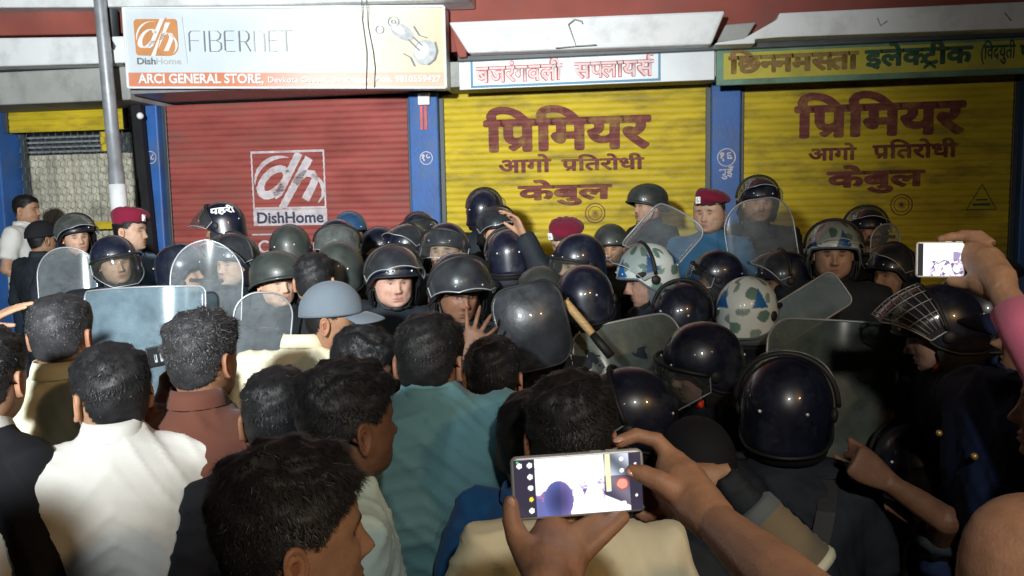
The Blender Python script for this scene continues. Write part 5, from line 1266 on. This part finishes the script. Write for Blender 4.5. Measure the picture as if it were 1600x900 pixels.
def filming_person(label, root, head, shl, arms, shirt, sleeve, tone, hair='neat', yaw=172, **kw):
    """a standing person just outside the frame whose arm reaches into it"""
    off = Vector(head) - Vector((0, 0, CAM_Z))
    q = RC.transposed() @ off; d = -q.z; px = 800 + FPX * q.x / d; py = 450 - FPX * q.y / d
    o8 = math.degrees(math.atan((800 - px) / FPX))
    return person(px, py, d, yaw - o8, label, hair=hair, tone=tone, shirt=shirt, style=sleeve, arms=arms, tyaw=yaw - o8, fine=.8, vox=.012, **kw)
fp = filming_person('person at the bottom centre holding up the large phone in both bare hands', None, (.30, .30, 1.46), None,
    {-1: (P(1330, 1010, .64), P(1120, 818, .90), right_hand), 1: (P(800, 1120, .66), P(852, 930, .88), left_hand)}, 'dark_grey', 'tshirt', 'brown')
up_hand = chain_hand([
    [(1568, 458, 1.60, .028), (1560, 436, 1.63, .034), (1540, 412, 1.68, .038), (1518, 398, 1.71, .030)],
    [(1560, 452, 1.63, .030), (1530, 440, 1.67, .028)],
    [(1540, 396, 1.70, .022), (1512, 372, 1.74, .0125), (1488, 370, 1.755, .0110), (1470, 374, 1.75, .0095)],
    [(1545, 385, 1.71, .018), (1530, 368, 1.73, .0120), (1505, 366, 1.75, .0105), (1488, 372, 1.76, .0095)],
    [(1530, 405, 1.72, .018), (1512, 395, 1.75, .0120), (1490, 395, 1.76, .010)],
    [(1530, 420, 1.72, .018), (1512, 412, 1.75, .0115), (1495, 414, 1.76, .009)],
    [(1535, 438, 1.665, .020), (1510, 442, 1.685, .0145), (1486, 440, 1.700, .0110)]])
pf = filming_person('person off the right edge in a pink sleeve raising a phone with one hand', None, (P(2050, 560, 1.15)), None,
    {1: (P(1690, 660, 1.40), P(1568, 458, 1.60), up_hand)}, 'pink', 'tshirt', 'mid', yaw=176)
mb = MB(); el, wr = P(1690, 660, 1.40), P(1568, 458, 1.60)
a0, a1 = el.lerp(wr, -.15), el.lerp(wr, .86); pts = [a0, a0.lerp(a1, .4), a0.lerp(a1, .8), a1]
mb.tube([p - pf['rl'] for p in pts], [.052, .049, .046, .043], 20); sl = mb.build('sleeve', MATS['cloth_pink'], pf['root'])


# pointing hand at the left edge, a near face at the lower right corner
filming_person('man off the left edge pointing right with a bare hand', None, P(-190, 470, 3.0), None,
    {-1: (P(-110, 590, 2.9), P(-22, 506, 2.8), open_hand(right * .85 + upv * .5, upv - right * .6 + back * .5, 1, .12, .05, .3)), }, 'black', 'shirt', 'mid', yaw=95)
person(1618, 930, .95, -15, 'shaven headed man whose warm lit forehead fills the bottom right corner', hair=None, tone='brown', shirt='black', style='tshirt', fine=1.3)
filming_person('man standing off the left edge whose shadow falls on the white shirt', None, (-1.22, .72, 1.70), None, {}, 'black', 'shirt', 'mid', yaw=175)
# dark phone in the hand of the curly haired man
def paint_dark(u, v):
    for c in (.30, .52, .74):
        if abs(u - c) < .05 and .18 < v < .62 and not (abs(u - c) < .02 and v > .3): return (.55, .6, .62)
    return (.012, .014, .016)
phone(((226, 544), (270, 536), (232, 576)), 2.30, .03, .009, None, 'small dark phone held low in front of the milky blue shield', paint_dark, nu=50, nv=30)
# wooden baton in front of the black helmet seen from behind
a, c = P(884, 472, 2.85), P(925, 521, 2.80); mid = a.lerp(c, .5)
bt = empty('baton', mid, 'short wooden baton held up in front of a plain black helmet', 'baton')
mb = MB(); mb.tube([a.lerp(c, t) - mid for t in (-.03, 0, .25, .75, 1, 1.03)], [.010, .014, .0155, .0155, .014, .010], 14); mb.build('stick', MATS['wood'], bt)
mb = MB(); mb.tube([a.lerp(c, t) - mid for t in (1.031, 1.3, 1.7)], [.014, .016, .016], 12); mb.build('grip', MATS['strap_black'], bt)
# padded forearm guard on the foreground policeman
e, w = P(1268, 890, 1.72), P(1176, 795, 1.765); rl = p37['rl']
mb = MB(); ts = [.05 + .9 * k / 18 for k in range(19)]; mb.tube([e.lerp(w, t) - rl for t in ts], [(.062 - .010 * t) * (1 + .03 * math.sin(k * 2.1)) for k, t in enumerate(ts)], 20); ag = mb.build('arm_guard', MATS['cloth_khaki'], p37['root'])
mb = MB(); mb.tube([e.lerp(w, t) - rl for t in (-.06, .0, .06)], [.060, .066, .064], 20); mb.build('cuff', MATS['cloth_cream'], ag)
mb = MB(); mb.tube([e.lerp(w, t) - rl for t in (.80, .84, 1.0, 1.04)], [.050, .0555, .054, .047], 20); mb.build('cuff', MATS['cloth_neck_grey'], ag)
# white letters on the helmet with the flipped visor
def helmet_print(pp, txt, a0, a1, z0, z1, m='plain_white', off=.0025):
    bm, _ = word([txt], .03); x0, x1, y0, y1 = bounds(bm)
    for v in bm.verts: v.co.x = (v.co.x - x0) / (x1 - x0)
    for k in range(1, 14): bmesh.ops.bisect_plane(bm, geom=bm.verts[:] + bm.edges[:] + bm.faces[:], plane_co=(k / 14, 0, 0), plane_no=(1, 0, 0))
    def fn(x, y):
        a = rad(a0 + (a1 - a0) * x); z = z0 + (z1 - z0) * y / .7; q = (z - .030) / .137; k = (1 - max(0, q) ** 2) ** (1 / 2.05)
        c = math.cos(a); ry = .137 if c > 0 else .150
        return Vector(((.124 * k + off) * math.sin(a), -(ry * k + off) * c, z + off * q))
    place_print(bm, fn, 'helmet_lettering', MATS[m], pp['helmet'])
helmet_print(p6, 'प्रहरी'.replace('प्र', 'प'), 80, 150, .078, .118)
# wire guard over the visor of the leaning man
vm = visor_mesh(72, False)[0]; nu, nv = 30, 12
for i in list(range(2, nu - 1, 3)):
    mb = MB(); mb.tube([Vector(vm.vertices[i * (nv + 1) + j].co) * 1.03 for j in range(0, nv + 1, 2)], .0016, 5); mb.build('guard_wire', MATS['galvanised'], p34['helmet'])
for j in range(1, nv, 2):
    mb = MB(); mb.tube([Vector(vm.vertices[i * (nv + 1) + j].co) * 1.033 for i in range(1, nu, 2)], .0016, 5); mb.build('guard_wire', MATS['galvanised'], p34['helmet'])
# red chin strap ends that show at the jaws
for pp in (p34, p36, p98):
    mb = MB(); mb.tube([(.084, -.022, -.070), (.078, -.040, -.090), (.060, -.062, -.112)], [.009, .010, .008], 8); mb.ball((.072, -.050, -.100), (.012, .012, .014), 10); mb.build('red_buckle', MATS['red_strap'], pp['helmet'])
def nail(px, py, d, r, nrm, dr, name_parent):
    c = P(px, py, d); M = frame_from(c, dr, nrm).to_3x3(); mb = MB(); mb.ball(c - name_parent['rl'], (r * .8, r * 1.15, r * .32), 12, M=M); mb.build('fingernail', MATS['nail'], name_parent['root'])
mat('nail', (0.46, 0.27, 0.20), 0.3, 0.5, var=0.05)
nail(988, 738, .9595, .0068, back * .8 + upv * .5, -right + upv * .1, fp)
nail(798, 787, .9650, .0070, back * .9 - right * .3, upv, fp)
nail(966, 687, .9975, .0062, upv * .8 + back * .5, -right - upv * .3, fp)

# webbing on the foreground policeman's back
Mq = p37['Mt']
for s_ in (-1, 1):
    mb = MB(); ps = [(s_ * .105, -.02, -.018), (s_ * .110, .070, -.040), (s_ * .105, .118, -.11), (s_ * .085, .142, -.22), (s_ * .070, .142, -.34), (s_ * .065, .132, -.46)]
    R = []
    for p in ps:
        c = Mq @ Vector(p); a1 = (Mq.to_3x3() @ Vector((1, 0, 0))).normalized(); n1 = (Mq.to_3x3() @ Vector((0, 1, .3))).normalized()
        R.append([c + a1 * x + n1 * y - p37['rl'] for x, y in ((-.022, -.004), (.022, -.004), (.022, .006), (-.022, .006))])
    mb.loft(R); mb.build('harness_strap', MATS['strap_black'], p37['root'], False)
mb = MB(); c = Mq @ Vector((0, .148, -.24)) - p37['rl']; mb.ball(c, (.030, .014, .020), 12); mb.build('harness_buckle', MATS['badge_silver'], p37['root'])
